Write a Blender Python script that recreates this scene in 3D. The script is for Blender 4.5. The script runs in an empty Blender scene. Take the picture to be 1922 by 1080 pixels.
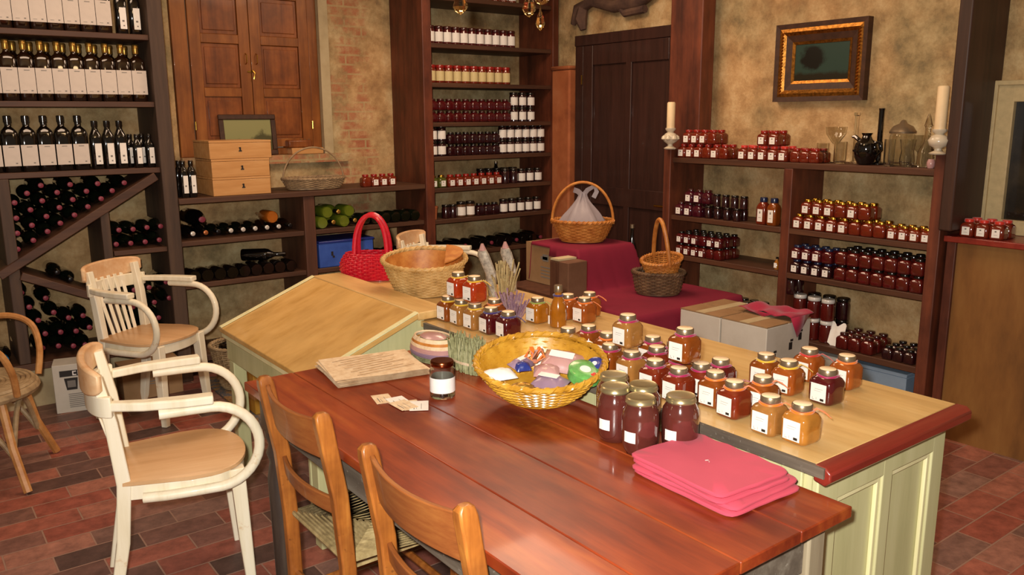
import bpy, math, random
from mathutils import Vector, Matrix
random.seed(7)
S = bpy.context.scene
COL = S.collection
PI = math.pi
# ------------------------------------------------------------------ camera
F = 1560.0; CX = 961.0; CY = 540.0; CAMZ = 1.65
def norm(v): return Vector(v).normalized()
d1 = norm((-240 - CX, -(228 - CY), -F))
t_ = Vector((1, 0.006, 0))
up_ = t_.cross(d1).normalized()
if up_.y < 0: up_ = -up_
d2 = d1.cross(up_).normalized()
RM = Matrix((d2, d1, up_))            # rows = world axes in camera space
cam_d = bpy.data.cameras.new('camera'); cam = bpy.data.objects.new('camera', cam_d); COL.objects.link(cam)
cam_d.sensor_width = 36; cam_d.lens = F / 1922 * 36; cam_d.clip_start = 0.02
cam.matrix_world = Matrix.Translation((0, 0, CAMZ)) @ RM.to_4x4()
S.camera = cam
def ray(px, py): return RM @ Vector((px - CX, CY - py, -F))
CP = Vector((0, 0, CAMZ))
def atz(px, py, z): r = ray(px, py); return CP + r * ((z - CAMZ) / r.z)
def atx(px, py, x): r = ray(px, py); return CP + r * (x / r.x)
def aty(px, py, y): r = ray(px, py); return CP + r * (y / r.y)
# ------------------------------------------------------------------ colour management, world
S.view_settings.view_transform = 'Standard'; S.view_settings.look = 'None'
S.view_settings.exposure = 0.0; S.view_settings.gamma = 1.0; S.view_settings.use_curve_mapping = False
W = bpy.data.worlds.new('world'); S.world = W; W.use_nodes = True
W.node_tree.nodes['Background'].inputs[0].default_value = (1.0, 0.74, 0.5, 1)
W.node_tree.nodes['Background'].inputs[1].default_value = 0.17
# ------------------------------------------------------------------ lights
def light(name, typ, loc, energy, color, size=0.1, target=None):
    d = bpy.data.lights.new(name, typ); d.energy = energy; d.color = color
    if typ == 'AREA': d.size = size
    else: d.shadow_soft_size = size
    o = bpy.data.objects.new(name, d); COL.objects.link(o); o.location = loc
    if target: o.rotation_euler = (Vector(target) - Vector(loc)).to_track_quat('-Z', 'Y').to_euler()
    return o
light('camera_flash', 'AREA', CP + RM @ Vector((-0.06, 0.07, 0)), 105, (1.0, 0.94, 0.86), 0.05, (2.6, 3.3, 0.75))
light('chandelier_light', 'POINT', (1.50, 2.15, 2.45), 14, (1.0, 0.66, 0.34), 0.15)
light('added_fill_corner', 'AREA', (3.0, 3.9, 2.95), 38, (1.0, 0.70, 0.48), 1.0, (3.0, 3.91, 0))  # added warm overhead fill for the corner, balances the flash falloff
light('added_fill_rack', 'AREA', (0.9, 4.2, 2.95), 23, (1.0, 0.70, 0.48), 1.0, (0.9, 4.21, 0))  # soft fill added above the rack side, not a known fixture
light('added_fill_right', 'AREA', (3.1, 2.1, 2.95), 16, (1.0, 0.70, 0.48), 1.0, (3.1, 2.11, 0))  # extra unseen fill over the right side, put in for ambient brightness

# ------------------------------------------------------------------ materials
def lin(h):
    h = h.lstrip('#'); c = [int(h[i:i + 2], 16) / 255 for i in (0, 2, 4)]
    return tuple(x / 12.92 if x <= 0.04045 else ((x + 0.055) / 1.055) ** 2.4 for x in c) + (1,)
def newmat(name):
    m = bpy.data.materials.new(name); m.use_nodes = True
    return m, m.node_tree.nodes, m.node_tree.links, m.node_tree.nodes['Principled BSDF']
def setp(b, rough=0.5, metal=0, coat=0, trans=0, ior=1.45, sss=0, sheen=0):
    b.inputs['Roughness'].default_value = rough; b.inputs['Metallic'].default_value = metal
    b.inputs['Coat Weight'].default_value = coat; b.inputs['Coat Roughness'].default_value = 0.06
    b.inputs['Transmission Weight'].default_value = trans; b.inputs['IOR'].default_value = ior
    if sheen: b.inputs['Sheen Weight'].default_value = sheen
def mapped(n, l, scale=(1, 1, 1), coord='Object'):
    tc = n.new('ShaderNodeTexCoord'); mp = n.new('ShaderNodeMapping'); mp.inputs['Scale'].default_value = scale
    l.new(tc.outputs[coord], mp.inputs['Vector']); return mp
def noise(n, l, vec, scale, detail=4, rough=0.6):
    x = n.new('ShaderNodeTexNoise'); x.inputs['Scale'].default_value = scale; x.inputs['Detail'].default_value = detail
    x.inputs['Roughness'].default_value = rough; l.new(vec.outputs[0], x.inputs['Vector']); return x
def ramp(n, l, src, stops):
    r = n.new('ShaderNodeValToRGB'); e = r.color_ramp.elements
    while len(e) < len(stops): e.new(0.5)
    for i, (p, c) in enumerate(stops): e[i].position = p; e[i].color = c if len(c) == 4 else tuple(c) + (1,)
    l.new(src, r.inputs[0]); return r
def bumpn(n, l, b, src, strength, dist=0.002):
    k = n.new('ShaderNodeBump'); k.inputs['Strength'].default_value = strength; k.inputs['Distance'].default_value = dist
    l.new(src, k.inputs['Height']); l.new(k.outputs[0], b.inputs['Normal'])
def plain(name, c, rough=0.5, metal=0, coat=0, trans=0, ior=1.45, var=0.0, vs=30, bump=0, sheen=0):
    m, n, l, b = newmat(name); setp(b, rough, metal, coat, trans, ior, 0, sheen); col = lin(c)
    mp = mapped(n, l)
    x = noise(n, l, mp, vs, 3)
    v = max(var, 0.04)
    r = ramp(n, l, x.outputs['Fac'], [(0.3, tuple(q * (1 - v) for q in col[:3])), (0.7, tuple(min(1, q * (1 + v)) for q in col[:3]))])
    l.new(r.outputs[0], b.inputs['Base Color'])
    if bump: bumpn(n, l, b, x.outputs['Fac'], bump)
    return m
def wood(name, c1, c2, c3=None, axis='x', sc=1.0, rough=0.5, coat=0.0, bump=0.25, worn=None, big=None):
    m, n, l, b = newmat(name); setp(b, rough, 0, coat)
    a = {'x': (0.7, 9, 9), 'y': (9, 0.7, 9), 'z': (9, 9, 0.7)}[axis]
    mp = mapped(n, l, tuple(q * sc for q in a))
    x = noise(n, l, mp, 2.2, 6, 0.65)
    st = [(0.25, lin(c2)), (0.75, lin(c1))]
    if c3: st = [(0.2, lin(c2)), (0.5, lin(c1)), (0.8, lin(c3))]
    r = ramp(n, l, x.outputs['Fac'], st)
    out = r.outputs[0]
    if worn:
        mp2 = mapped(n, l); y = noise(n, l, mp2, worn[1], 8, 0.75)
        rr = ramp(n, l, y.outputs['Fac'], [(worn[2], (0, 0, 0)), (min(1, worn[2] + 0.1), (1, 1, 1))])
        mx = n.new('ShaderNodeMix'); mx.data_type = 'RGBA'; l.new(rr.outputs[0], mx.inputs[0]); l.new(out, mx.inputs[6])
        mx.inputs[7].default_value = lin(worn[0]); out = mx.outputs[2]
    if big:
        mp3 = mapped(n, l, big[0]); z = noise(n, l, mp3, big[1], 4, 0.6)
        rz = ramp(n, l, z.outputs['Fac'], [(0.36, big[2]), (0.64, big[3])])
        mz = n.new('ShaderNodeMix'); mz.data_type = 'RGBA'; mz.blend_type = 'MULTIPLY'; mz.inputs[0].default_value = 1
        l.new(out, mz.inputs[6]); l.new(rz.outputs[0], mz.inputs[7]); out = mz.outputs[2]
    l.new(out, b.inputs['Base Color']); bumpn(n, l, b, x.outputs['Fac'], bump, 0.0015)
    return m
def mottled(name, cols, scale=3, rough=0.85, bump=0.4, coord_scale=(1, 1, 1), bdist=0.006, detail=8):
    m, n, l, b = newmat(name); setp(b, rough); mp = mapped(n, l, coord_scale)
    x = noise(n, l, mp, scale, detail, 0.62); k = len(cols)
    r = ramp(n, l, x.outputs['Fac'], [(0.3 + 0.4 * i / (k - 1), lin(c)) for i, c in enumerate(cols)])
    l.new(r.outputs[0], b.inputs['Base Color']); bumpn(n, l, b, x.outputs['Fac'], bump, bdist)
    return m
def floor_mat():
    m, n, l, b = newmat('terracotta_brick_floor'); setp(b, 0.42)
    mp = mapped(n, l); mp.inputs['Location'].default_value = (-0.19 + 0.31, -0.045, 0)
    nz = noise(n, l, mp, 1.5, 3)
    br = n.new('ShaderNodeTexBrick'); br.inputs['Scale'].default_value = 1; br.inputs['Brick Width'].default_value = 0.31
    br.inputs['Row Height'].default_value = 0.1345; br.inputs['Mortar Size'].default_value = 0.0036; br.inputs['Mortar Smooth'].default_value = 0.25
    br.inputs['Color1'].default_value = (0, 0, 0, 1); br.inputs['Color2'].default_value = (1, 1, 1, 1); br.inputs['Bias'].default_value = 0
    l.new(mp.outputs[0], br.inputs['Vector'])
    cr = ramp(n, l, br.outputs['Color'], [(0.0, lin('#54403b')), (0.3, lin('#805a50')), (0.5, lin('#965244')), (0.7, lin('#a8705e')), (0.85, lin('#8e6c60')), (1, lin('#6a4e47'))])
    n2 = noise(n, l, mp, 14, 8, 0.7)
    r2 = ramp(n, l, n2.outputs['Fac'], [(0.3, (0.55, 0.53, 0.54)), (0.7, (1.3, 1.25, 1.22))])
    mu = n.new('ShaderNodeMix'); mu.data_type = 'RGBA'; mu.blend_type = 'MULTIPLY'; mu.inputs[0].default_value = 1
    l.new(cr.outputs[0], mu.inputs[6]); l.new(r2.outputs[0], mu.inputs[7])
    mo = n.new('ShaderNodeMix'); mo.data_type = 'RGBA'; l.new(br.outputs['Fac'], mo.inputs[0]); l.new(mu.outputs[2], mo.inputs[6])
    mo.inputs[7].default_value = lin('#9a7868')
    l.new(mo.outputs[2], b.inputs['Base Color'])
    ma = n.new('ShaderNodeMath'); ma.operation = 'SUBTRACT'; l.new(n2.outputs['Fac'], ma.inputs[0]); l.new(br.outputs['Fac'], ma.inputs[1])
    bumpn(n, l, b, ma.outputs[0], 0.5, 0.004)
    return m
def plaster_mat(name, axis, xmask=None):
    """lumpy ochre plaster; bricks show through where xmask (lo, hi) along the wall allows"""
    m, n, l, b = newmat(name); setp(b, 0.85)
    mp = mapped(n, l)
    a = noise(n, l, mp, 5.5, 10, 0.7); c = noise(n, l, mp, 1.4, 4)
    r = ramp(n, l, a.outputs['Fac'], [(0.34, lin('#6b4f33')), (0.43, lin('#98794f')), (0.54, lin('#c0a172')), (0.66, lin('#dcc496'))])
    g = ramp(n, l, c.outputs['Fac'], [(0.4, lin('#8f8a66')), (0.6, lin('#c89b68'))])
    mx = n.new('ShaderNodeMix'); mx.data_type = 'RGBA'; mx.inputs[0].default_value = 0.4
    l.new(r.outputs[0], mx.inputs[6]); l.new(g.outputs[0], mx.inputs[7]); out = mx.outputs[2]
    hgt = a.outputs['Fac']
    if xmask:
        sp = n.new('ShaderNodeSeparateXYZ'); l.new(mp.outputs[0], sp.inputs[0])
        cb = n.new('ShaderNodeCombineXYZ'); l.new(sp.outputs['X' if axis == 'x' else 'Y'], cb.inputs[0]); l.new(sp.outputs['Z'], cb.inputs[1])
        br = n.new('ShaderNodeTexBrick'); br.inputs['Scale'].default_value = 1; br.inputs['Brick Width'].default_value = 0.27
        br.inputs['Row Height'].default_value = 0.068; br.inputs['Mortar Size'].default_value = 0.009; br.inputs['Mortar Smooth'].default_value = 0.5
        br.inputs['Color1'].default_value = lin('#a3573a'); br.inputs['Color2'].default_value = lin('#b07a55'); br.inputs['Mortar'].default_value = lin('#ad9468')
        l.new(cb.outputs[0], br.inputs['Vector'])
        s1 = n.new('ShaderNodeMath'); s1.operation = 'SUBTRACT'; l.new(sp.outputs['X' if axis == 'x' else 'Y'], s1.inputs[0]); s1.inputs[1].default_value = xmask[0]
        s2 = n.new('ShaderNodeMath'); s2.operation = 'ABSOLUTE'; l.new(s1.outputs[0], s2.inputs[0])
        mr = n.new('ShaderNodeMapRange'); mr.inputs[1].default_value = xmask[1] * 0.3; mr.inputs[2].default_value = xmask[1]
        mr.inputs[3].default_value = 0.16; mr.inputs[4].default_value = -0.25
        l.new(s2.outputs[0], mr.inputs[0])
        e = noise(n, l, mp, 6, 6, 0.7)
        ad = n.new('ShaderNodeMath'); ad.operation = 'ADD'; l.new(e.outputs['Fac'], ad.inputs[0]); l.new(mr.outputs[0], ad.inputs[1])
        rm = ramp(n, l, ad.outputs[0], [(0.62, (0, 0, 0)), (0.78, (1, 1, 1))])
        m2 = n.new('ShaderNodeMix'); m2.data_type = 'RGBA'; l.new(rm.outputs[0], m2.inputs[0]); l.new(out, m2.inputs[6]); l.new(br.outputs['Color'], m2.inputs[7])
        out = m2.outputs[2]
    l.new(out, b.inputs['Base Color']); bumpn(n, l, b, hgt, 0.9, 0.02)
    return m
def glassm(name, c='#ffffff', rough=0.0):
    m, n, l, b = newmat(name); setp(b, rough, 0, 0, 1.0, 1.45); b.inputs['Base Color'].default_value = lin(c)
    return m

MT = {}
MT['floor'] = floor_mat()
MT['wall_back'] = plaster_mat('ochre_plaster_with_brick', 'x', (2.86, 0.42))
MT['wall_side'] = plaster_mat('ochre_plaster', 'y')
MT['reveal'] = mottled('pale_reveal_plaster', ['#9c8a68', '#b3a17c', '#c0b08c'], 4)
MT['shelf'] = wood('dark_shelf_wood', '#4e3121', '#301e14', '#60422c', 'x', 1, 0.55)
MT['shelfy'] = wood('dark_shelf_wood_side', '#50301f', '#331f14', '#64402a', 'y', 1, 0.55)
MT['post'] = wood('old_reddish_post_wood', '#563424', '#362018', '#68432e', 'z', 1, 0.55)
MT['postgrey'] = wood('old_grey_brown_post_wood', '#49362a', '#2e221b', '#5b4533', 'z', 1, 0.65)
MT['postred'] = wood('red_brown_beam_wood', '#623322', '#3d2017', '#7c4229', 'z', 0.8, 0.5, 0, 0.35, None, ((4, 4, 2), 1.6, (0.6, 0.55, 0.55), (1.15, 1.1, 1.05)))
MT['beamdark'] = wood('dark_beam_wood', '#3a241a', '#241610', '#4a2f22', 'z', 0.8, 0.5)
MT['shutter'] = wood('varnished_shutter_wood', '#8f5422', '#6a3812', '#a96c30', 'z', 0.9, 0.4, 0.15, 0.2, None, ((3, 3, 2), 1.4, (0.68, 0.62, 0.58), (1.12, 1.12, 1.1)))
MT['shutterpanel'] = wood('darker_shutter_panel_wood', '#84491f', '#552a12', '#9c5e2a', 'z', 1.1, 0.4, 0.15, 0.2, None, ((3, 3, 3), 1.6, (0.62, 0.56, 0.52), (1.15, 1.12, 1.1)))
MT['door'] = wood('dark_door_wood', '#382019', '#241410', '#452820', 'z', 1, 0.45, 0.1)
MT['cream_top'] = wood('honey_cream_counter_wood', '#d3ae70', '#b98f52', '#dfc084', 'y', 0.8, 0.4, 0.2, 0.15, ('#a3956a', 22, 0.68), ((4, 1, 1), 1.5, (0.84, 0.82, 0.78), (1.08, 1.08, 1.08)))
MT['cream_topx'] = wood('honey_cream_desk_wood', '#c9a05e', '#b0853f', '#d2ab6a', 'x', 0.8, 0.4, 0.2, 0.15, ('#9c8650', 22, 0.68), ((2, 2, 2), 1.5, (0.86, 0.84, 0.8), (1.08, 1.08, 1.08)))
MT['green'] = wood('worn_pale_green_paint', '#c2bf8e', '#a9a878', '#cfcc9f', 'z', 0.6, 0.5, 0.1, 0.15)
MT['greenlight'] = wood('cream_rubbed_green_paint', '#e0daa8', '#cbc896', '#e8e2ba', 'z', 0.8, 0.5)
MT['redmould'] = wood('red_brown_moulding', '#80291f', '#5f1c17', '#93382a', 'x', 0.8, 0.35, 0.3, 0.1)
MT['table'] = wood('red_stained_table_wood', '#8f3a1a', '#571812', '#ad5a26', 'y', 0.9, 0.36, 0.2, 0.35, ('#bb8a6a', 42, 0.70), ((3.2, 1.1, 1), 1.6, (0.48, 0.36, 0.40), (1.12, 1.15, 1.05)))
MT['apron'] = wood('distressed_grey_brown_wood', '#5f5549', '#3a322a', '#8a8273', 'y', 0.9, 0.7, 0, 0.5, ('#9c968a', 60, 0.6))
MT['applegs'] = wood('distressed_leg_wood', '#8d8067', '#5b4d3b', '#a39a80', 'z', 0.9, 0.7, 0, 0.5)
MT['darkleg'] = wood('blackened_turned_leg_wood', '#3b3029', '#221b17', '#564a3e', 'z', 1, 0.5)
MT['whitewood'] = wood('whitewashed_chair_wood', '#efe6cc', '#dacdaa', '#f6f0dc', 'z', 1, 0.45, 0.1, 0.15, ('#cfa877', 9, 0.63))
MT['seatwood'] = wood('bare_beige_seat_wood', '#cfa679', '#b98e60', '#dbb88c', 'x', 0.8, 0.45, 0.1, 0.1)
MT['crestwood'] = wood('rubbed_orange_crest_wood', '#dfb487', '#cf9762', '#ecd2a8', 'x', 0.8, 0.45, 0.1, 0.1)
MT['chairwood'] = wood('honey_brown_chair_wood', '#9c5f28', '#6e3c18', '#b87c38', 'z', 1.6, 0.4, 0.15, 0.35, ('#4f2c1c', 34, 0.62), ((6, 6, 6), 1.2, (0.7, 0.62, 0.6), (1.15, 1.12, 1.0)))
MT['railwood'] = wood('worn_brown_rail_wood', '#8c5026', '#5f331a', '#a56a34', 'y', 1.6, 0.4, 0.15, 0.35, ('#4f2c1c', 34, 0.66))
MT['rush'] = mottled('straw_rush', ['#7d6a45', '#a38e60', '#bba777'], 30, 0.8, 0.5, (1, 1, 1), 0.002)
MT['rattan'] = mottled('rattan_cane', ['#9a6432', '#b98048', '#c99a62'], 12, 0.45, 0.2)
MT['ratgrey'] = mottled('grey_worn_cane', ['#7d6448', '#a08763', '#b39b78'], 16, 0.55, 0.3)
MT['wickerlight'] = mottled('pale_wicker', ['#a07a42', '#c39c5e', '#d3b074'], 16, 0.55, 0.2)
MT['wickerorange'] = mottled('orange_wicker', ['#9d5a22', '#b97634', '#cf9148'], 16, 0.45, 0.2)
MT['wickergold'] = mottled('varnished_golden_wicker', ['#94661a', '#b98728', '#cfa23e'], 14, 0.28, 0.2)
MT['wickerdark'] = mottled('dark_wicker', ['#4b3827', '#654b33', '#7d5f42'], 16, 0.6, 0.2)
MT['wickergrey'] = mottled('grey_wicker', ['#776048', '#957c5c', '#a98f6c'], 16, 0.6, 0.2)
MT['red_bag'] = plain('red_woven_plastic', '#c3142a', 0.35, 0, 0.3, var=0.15, vs=60)
MT['pinkcloth'] = plain('coral_pink_cloth', '#be465a', 0.95, sheen=0.05, var=0.05, vs=6)
MT['burgundy'] = plain('burgundy_cloth', '#7c142f', 0.9, sheen=0.0, var=0.1, vs=5)
MT['cranberry'] = plain('cranberry_napkin_cloth', '#a01a3c', 0.85, sheen=0.2)
MT['carton'] = mottled('brown_cardboard', ['#8a6a44', '#957450', '#a07e58'], 5, 0.85, 0.1)
MT['cartondark'] = mottled('dark_brown_cardboard', ['#5a3a26', '#684530', '#73503a'], 5, 0.85, 0.1)
MT['whitebox'] = mottled('white_cardboard', ['#b8b0a0', '#c6bfb2', '#d0cabe'], 3, 0.7, 0.05)
MT['bluebox'] = mottled('blue_crate', ['#23408c', '#2f51a5', '#3a5db0'], 6, 0.6, 0.1)
MT['bluegrey'] = plain('blue_grey_card', '#7f93a8', 0.7)
MT['pine'] = wood('pale_pine', '#c49058', '#ad7840', '#d6a870', 'x', 1.3, 0.4, 0.15, 0.1)
MT['ink'] = plain('black_ink', '#221d1a', 0.6)
MT['inkgrey'] = plain('grey_ink', '#77726c', 0.6)
MT['paper'] = plain('white_label_paper', '#e9e4dc', 0.6, var=0.03)
MT['papercream'] = plain('cream_label_paper', '#cbbfb4', 0.6, var=0.03)
MT['newsprint'] = mottled('cream_newsprint', ['#c7a883', '#dcc3a0', '#e6d3b5'], 40, 0.8, 0.1, (1, 1, 1), 0.001)
MT['gold'] = plain('gold_lid_metal', '#c79a3c', 0.25, 1)
MT['silverlid'] = plain('pewter_lid_metal', '#9c8a70', 0.3, 0.75)
MT['brasslid'] = plain('greenish_brass_lid', '#a89a72', 0.3, 0.75)
MT['lidtop'] = plain('pale_printed_lid', '#f6dab2', 0.55)
MT['blacklid'] = plain('black_lid', '#17120f', 0.2, 0, 0.6)
MT['darklid'] = plain('dark_red_brown_lid', '#3a1512', 0.2, 0, 0.6)
MT['redlid'] = plain('red_lid', '#8d1c16', 0.25, 0, 0.5)
MT['whitelid'] = plain('white_lid', '#d4cfc8', 0.3, 0, 0.4)
MT['bluelid'] = plain('navy_lid', '#1d2544', 0.25, 0, 0.5)
MT['coppercap'] = plain('copper_brown_lid', '#8b4a2c', 0.22, 1)
for nm, c in dict(honey='#a66c28', honeyorange='#8f4616', amber='#7c3c10', jamorange='#9a300e', jamred='#6a200f', jambrown='#6e2410', darkred='#4a0f12', plum='#42101c', berry='#2a0d10', roundjam='#542620', mush='#5a3a26', greenveg='#4e5420', jamdeep='#521410', oil='#9a5c12', palehoney='#946430').items():
    MT[nm] = plain('preserve_' + nm, c, 0.12, 0, 1.0, var=0.18, vs=22)
MT['clear'] = glassm('clear_glass', '#f4f6f2')
MT['blackglass'] = plain('black_bottle_glass', '#0b0807', 0.07, 0, 1.0)
MT['greenglass'] = plain('dark_green_bottle_glass', '#0d120a', 0.07, 0, 1.0)
MT['brownglass'] = plain('dark_oil_bottle_glass', '#1c0d06', 0.06, 0, 1.0)
MT['limeglass'] = plain('olive_green_bottle_glass', '#5c6a1c', 0.1, 0, 1.0, var=0.3, vs=8)
MT['amberglass'] = plain('amber_bottle_glass', '#a0581a', 0.1, 0, 1.0, var=0.3, vs=8)
MT['foilred'] = plain('dark_pink_foil', '#7e3040', 0.45, 0.1)
MT['foilwhite'] = plain('pale_foil', '#cfc8c0', 0.3, 0.3)
MT['foilorange'] = plain('copper_foil', '#b06a3c', 0.3, 0.5)
MT['foilblack'] = plain('black_foil', '#181416', 0.3, 0.3)
MT['foilgold'] = plain('gold_foil', '#b98f45', 0.3, 0.8)
for nm, c in dict(rib_orange='#e0701a', rib_yellow='#d9ae28', rib_pink='#a0184e', rib_purple='#3a2a6a', rib_red='#c22a1c', rib_green='#8a9a3c', rib_blue='#2b3c8c').items():
    MT[nm] = plain(nm + '_satin', c, 0.35, sheen=0.3)
MT['candle'] = plain('ivory_wax', '#dcc39a', 0.5)
MT['candleholder'] = plain('white_porcelain', '#c9bca4', 0.3, 0, 0.5)
MT['plastic'] = plain('grey_plastic_bag', '#9b9196', 0.35, trans=0.15)
MT['goldframe'] = plain('gilded_moulding', '#8f5f24', 0.35, 0.85, var=0.5, vs=60, bump=0.8)
MT['frame_brown'] = wood('dark_frame_wood', '#3e2415', '#28160e', '#50311c', 'y', 1, 0.6, 0)
MT['terracotta'] = mottled('terracotta_pipe', ['#8a4a28', '#a35c34', '#ae6c44'], 5, 0.8, 0.2)
MT['plywood'] = mottled('worn_brown_plywood', ['#62401f', '#7e5428', '#8d6433'], 2.2, 0.5, 0.15, (1, 3, 0.8))
MT['brass'] = plain('brass', '#b08a3c', 0.25, 1)
MT['crystal'] = glassm('amber_crystal', '#ffdca0')
MT['driftwood'] = mottled('purple_grey_bark', ['#3d2b27', '#5a4236', '#6d5240'], 8, 0.8, 0.6)
MT['dryherb'] = mottled('grey_green_dried_herbs', ['#5d5c38', '#8a8a62', '#a5a47e'], 40, 0.9, 0.8)
MT['lavender'] = mottled('dried_lavender', ['#6a4a5c', '#8a6a78', '#a58a7a'], 40, 0.9, 0.8)
MT['meshpaper'] = mottled('speckled_grey_paper', ['#77736c', '#a8a194', '#c9c1b2'], 60, 0.8, 0.4)
MT['cream_frame'] = plain('cream_window_paint', '#b9a67c', 0.5, var=0.1)
MT['darkpane'] = mottled('dark_window_view', ['#14110e', '#241f19', '#3a3226'], 4, 0.08, 0)
MT['ceiling'] = mottled('cream_ceiling_plaster', ['#a8946c', '#b8a47c'], 4)
MT['white'] = plain('white_soft', '#e6e2de', 0.4)
MT['lilac'] = plain('lilac_packet', '#8d7488', 0.3, 0, 0.4)
MT['mauve'] = plain('rose_packet', '#b58a86', 0.3, 0, 0.4)
MT['greenshine'] = plain('bright_green_ribbon', '#5da050', 0.3, 0, 0.4, var=0.3, vs=50)
MT['bluepk'] = plain('royal_blue_packet', '#24327c', 0.3, 0, 0.4)
MT['rug'] = mottled('patterned_rug_wool', ['#5f2a1c', '#8a6a3c', '#3c4a58', '#a07a48'], 22, 0.9, 0.3)
MT['yellowcrate'] = plain('ochre_yellow_crate', '#b4852c', 0.6)

# ------------------------------------------------------------------ mesh helpers
def spline(P, k=6):
    P = [Vector(p) for p in P]; out = []
    for i in range(len(P) - 1):
        p0 = P[max(i - 1, 0)]; p1 = P[i]; p2 = P[i + 1]; p3 = P[min(i + 2, len(P) - 1)]
        for j in range(k):
            t = j / k; out.append(0.5 * ((2 * p1) + (p2 - p0) * t + (2 * p0 - 5 * p1 + 4 * p2 - p3) * t * t + (3 * p1 - p0 - 3 * p2 + p3) * t ** 3))
    return out + [P[-1]]
class MB:
    def __init__(s): s.v = []; s.f = []; s.m = []; s.nb = 0
    def add(s, vs, fs, m=0):
        o = len(s.v); s.v += [tuple(q) for q in vs]; s.f += [tuple(i + o for i in q) for q in fs]; s.m += [m] * len(fs); return s
    def box(s, x0, x1, y0, y1, z0, z1, m=0):
        e = 0.00022 * (s.nb % 4) if min(abs(x1 - x0), abs(y1 - y0), abs(z1 - z0)) > 0.004 else 0; s.nb += 1
        x0 += e; y0 += e; z0 += e; x1 -= e; y1 -= e; z1 -= e
        vs = [(x0, y0, z0), (x1, y0, z0), (x1, y1, z0), (x0, y1, z0), (x0, y0, z1), (x1, y0, z1), (x1, y1, z1), (x0, y1, z1)]
        return s.add(vs, [(0, 3, 2, 1), (4, 5, 6, 7), (0, 1, 5, 4), (1, 2, 6, 5), (2, 3, 7, 6), (3, 0, 4, 7)], m)
    def prism(s, pts, ext, m=0):
        """pts: 3D loop, ext: vector"""
        e = Vector(ext); n = len(pts); vs = [Vector(p) for p in pts]; vs2 = [p + e for p in vs]
        fs = [tuple(range(n))[::-1], tuple(range(n, 2 * n))] + [(i, (i + 1) % n, n + (i + 1) % n, n + i) for i in range(n)]
        return s.add(vs + vs2, fs, m)
    def loft(s, loops, m=0, cap=(True, True), closed=True):
        n = len(loops[0]); vs = [p for L in loops for p in L]; fs = []
        for k in range(len(loops) - 1):
            for i in range(n if closed else n - 1):
                a = k * n + i; b = k * n + (i + 1) % n; fs.append((a, b, b + n, a + n))
        if cap[0]: fs.append(tuple(range(n))[::-1])
        if cap[1]: fs.append(tuple(range((len(loops) - 1) * n, len(loops) * n)))
        return s.add(vs, fs, m)
    def lathe(s, prof, n=20, c=(0, 0, 0), m=0, cap=(True, True), sx=1, sy=1):
        return s.loft([[(c[0] + r * sx * math.cos(2 * PI * i / n), c[1] + r * sy * math.sin(2 * PI * i / n), c[2] + z) for i in range(n)] for r, z in prof], m, cap)
    def sq(s, secs, n=24, m=0, cap=(True, True)):
        """secs: (half width, z, power): rounded square sections"""
        L = []
        for hw, z, p in secs:
            lp = []
            for i in range(n):
                a = 2 * PI * (i + 0.5) / n; c, q = math.cos(a), math.sin(a)
                k = (abs(c) ** p + abs(q) ** p) ** (-1 / p)
                lp.append((hw * k * c, hw * k * q, z))
            L.append(lp)
        return s.loft(L, m, cap)
    def tube(s, path, r, n=8, m=0, closed=False, flat=1.0):
        P = [Vector(p) for p in path]; k = len(P); loops = []; prev = None
        for i, p in enumerate(P):
            if closed: t = (P[(i + 1) % k] - P[i - 1])
            else: t = (P[min(i + 1, k - 1)] - P[max(i - 1, 0)])
            t.normalize()
            if prev is None:
                a = Vector((0, 0, 1)) if abs(t.z) < 0.9 else Vector((1, 0, 0))
                u = t.cross(a).normalized()
            else:
                u = (prev - t * prev.dot(t)).normalized()
            prev = u; w = t.cross(u)
            rr = r[i] if isinstance(r, (list, tuple)) else r
            loops.append([p + (u * math.cos(2 * PI * j / n) + w * math.sin(2 * PI * j / n) * flat) * rr for j in range(n)])
        if closed:
            loops.append(loops[0]); return s.loft(loops, m, (False, False))
        return s.loft(loops, m)
    def sweep(s, path, w, h, up=(0, 0, 1), m=0):
        """rectangular section; w across, h along up"""
        P = [Vector(p) for p in path]; k = len(P); U = Vector(up); loops = []
        for i, p in enumerate(P):
            t = (P[min(i + 1, k - 1)] - P[max(i - 1, 0)]).normalized(); sd = t.cross(U).normalized(); u = sd.cross(t).normalized()
            ww = w[i] if isinstance(w, (list, tuple)) else w; hh = h[i] if isinstance(h, (list, tuple)) else h
            loops.append([p + sd * a * ww / 2 + u * b * hh / 2 for a, b in ((-1, -1), (1, -1), (1, 1), (-1, 1))])
        return s.loft(loops, m)
    def grid(s, fn, nu, nv, m=0, thick=0):
        vs = [fn(i / nu, j / nv) for j in range(nv + 1) for i in range(nu + 1)]
        fs = [(j * (nu + 1) + i, j * (nu + 1) + i + 1, (j + 1) * (nu + 1) + i + 1, (j + 1) * (nu + 1) + i) for j in range(nv) for i in range(nu)]
        return s.add(vs, fs, m)
    def mesh(s, name, mats, smooth=True, angle=40):
        me = bpy.data.meshes.new(name); me.from_pydata(s.v, [], s.f)
        if not isinstance(mats, (list, tuple)): mats = [mats]
        for q in mats: me.materials.append(MT[q] if isinstance(q, str) else q)
        for i, p in enumerate(me.polygons): p.material_index = s.m[i]; p.use_smooth = smooth
        if smooth: me.set_sharp_from_angle(angle=math.radians(angle))
        me.validate(); me.update(); return me
    def build(s, name, mats, parent=None, smooth=True, bevel=0, angle=40):
        return link(name, s.mesh(name, mats, smooth, angle), parent, bevel)
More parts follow.
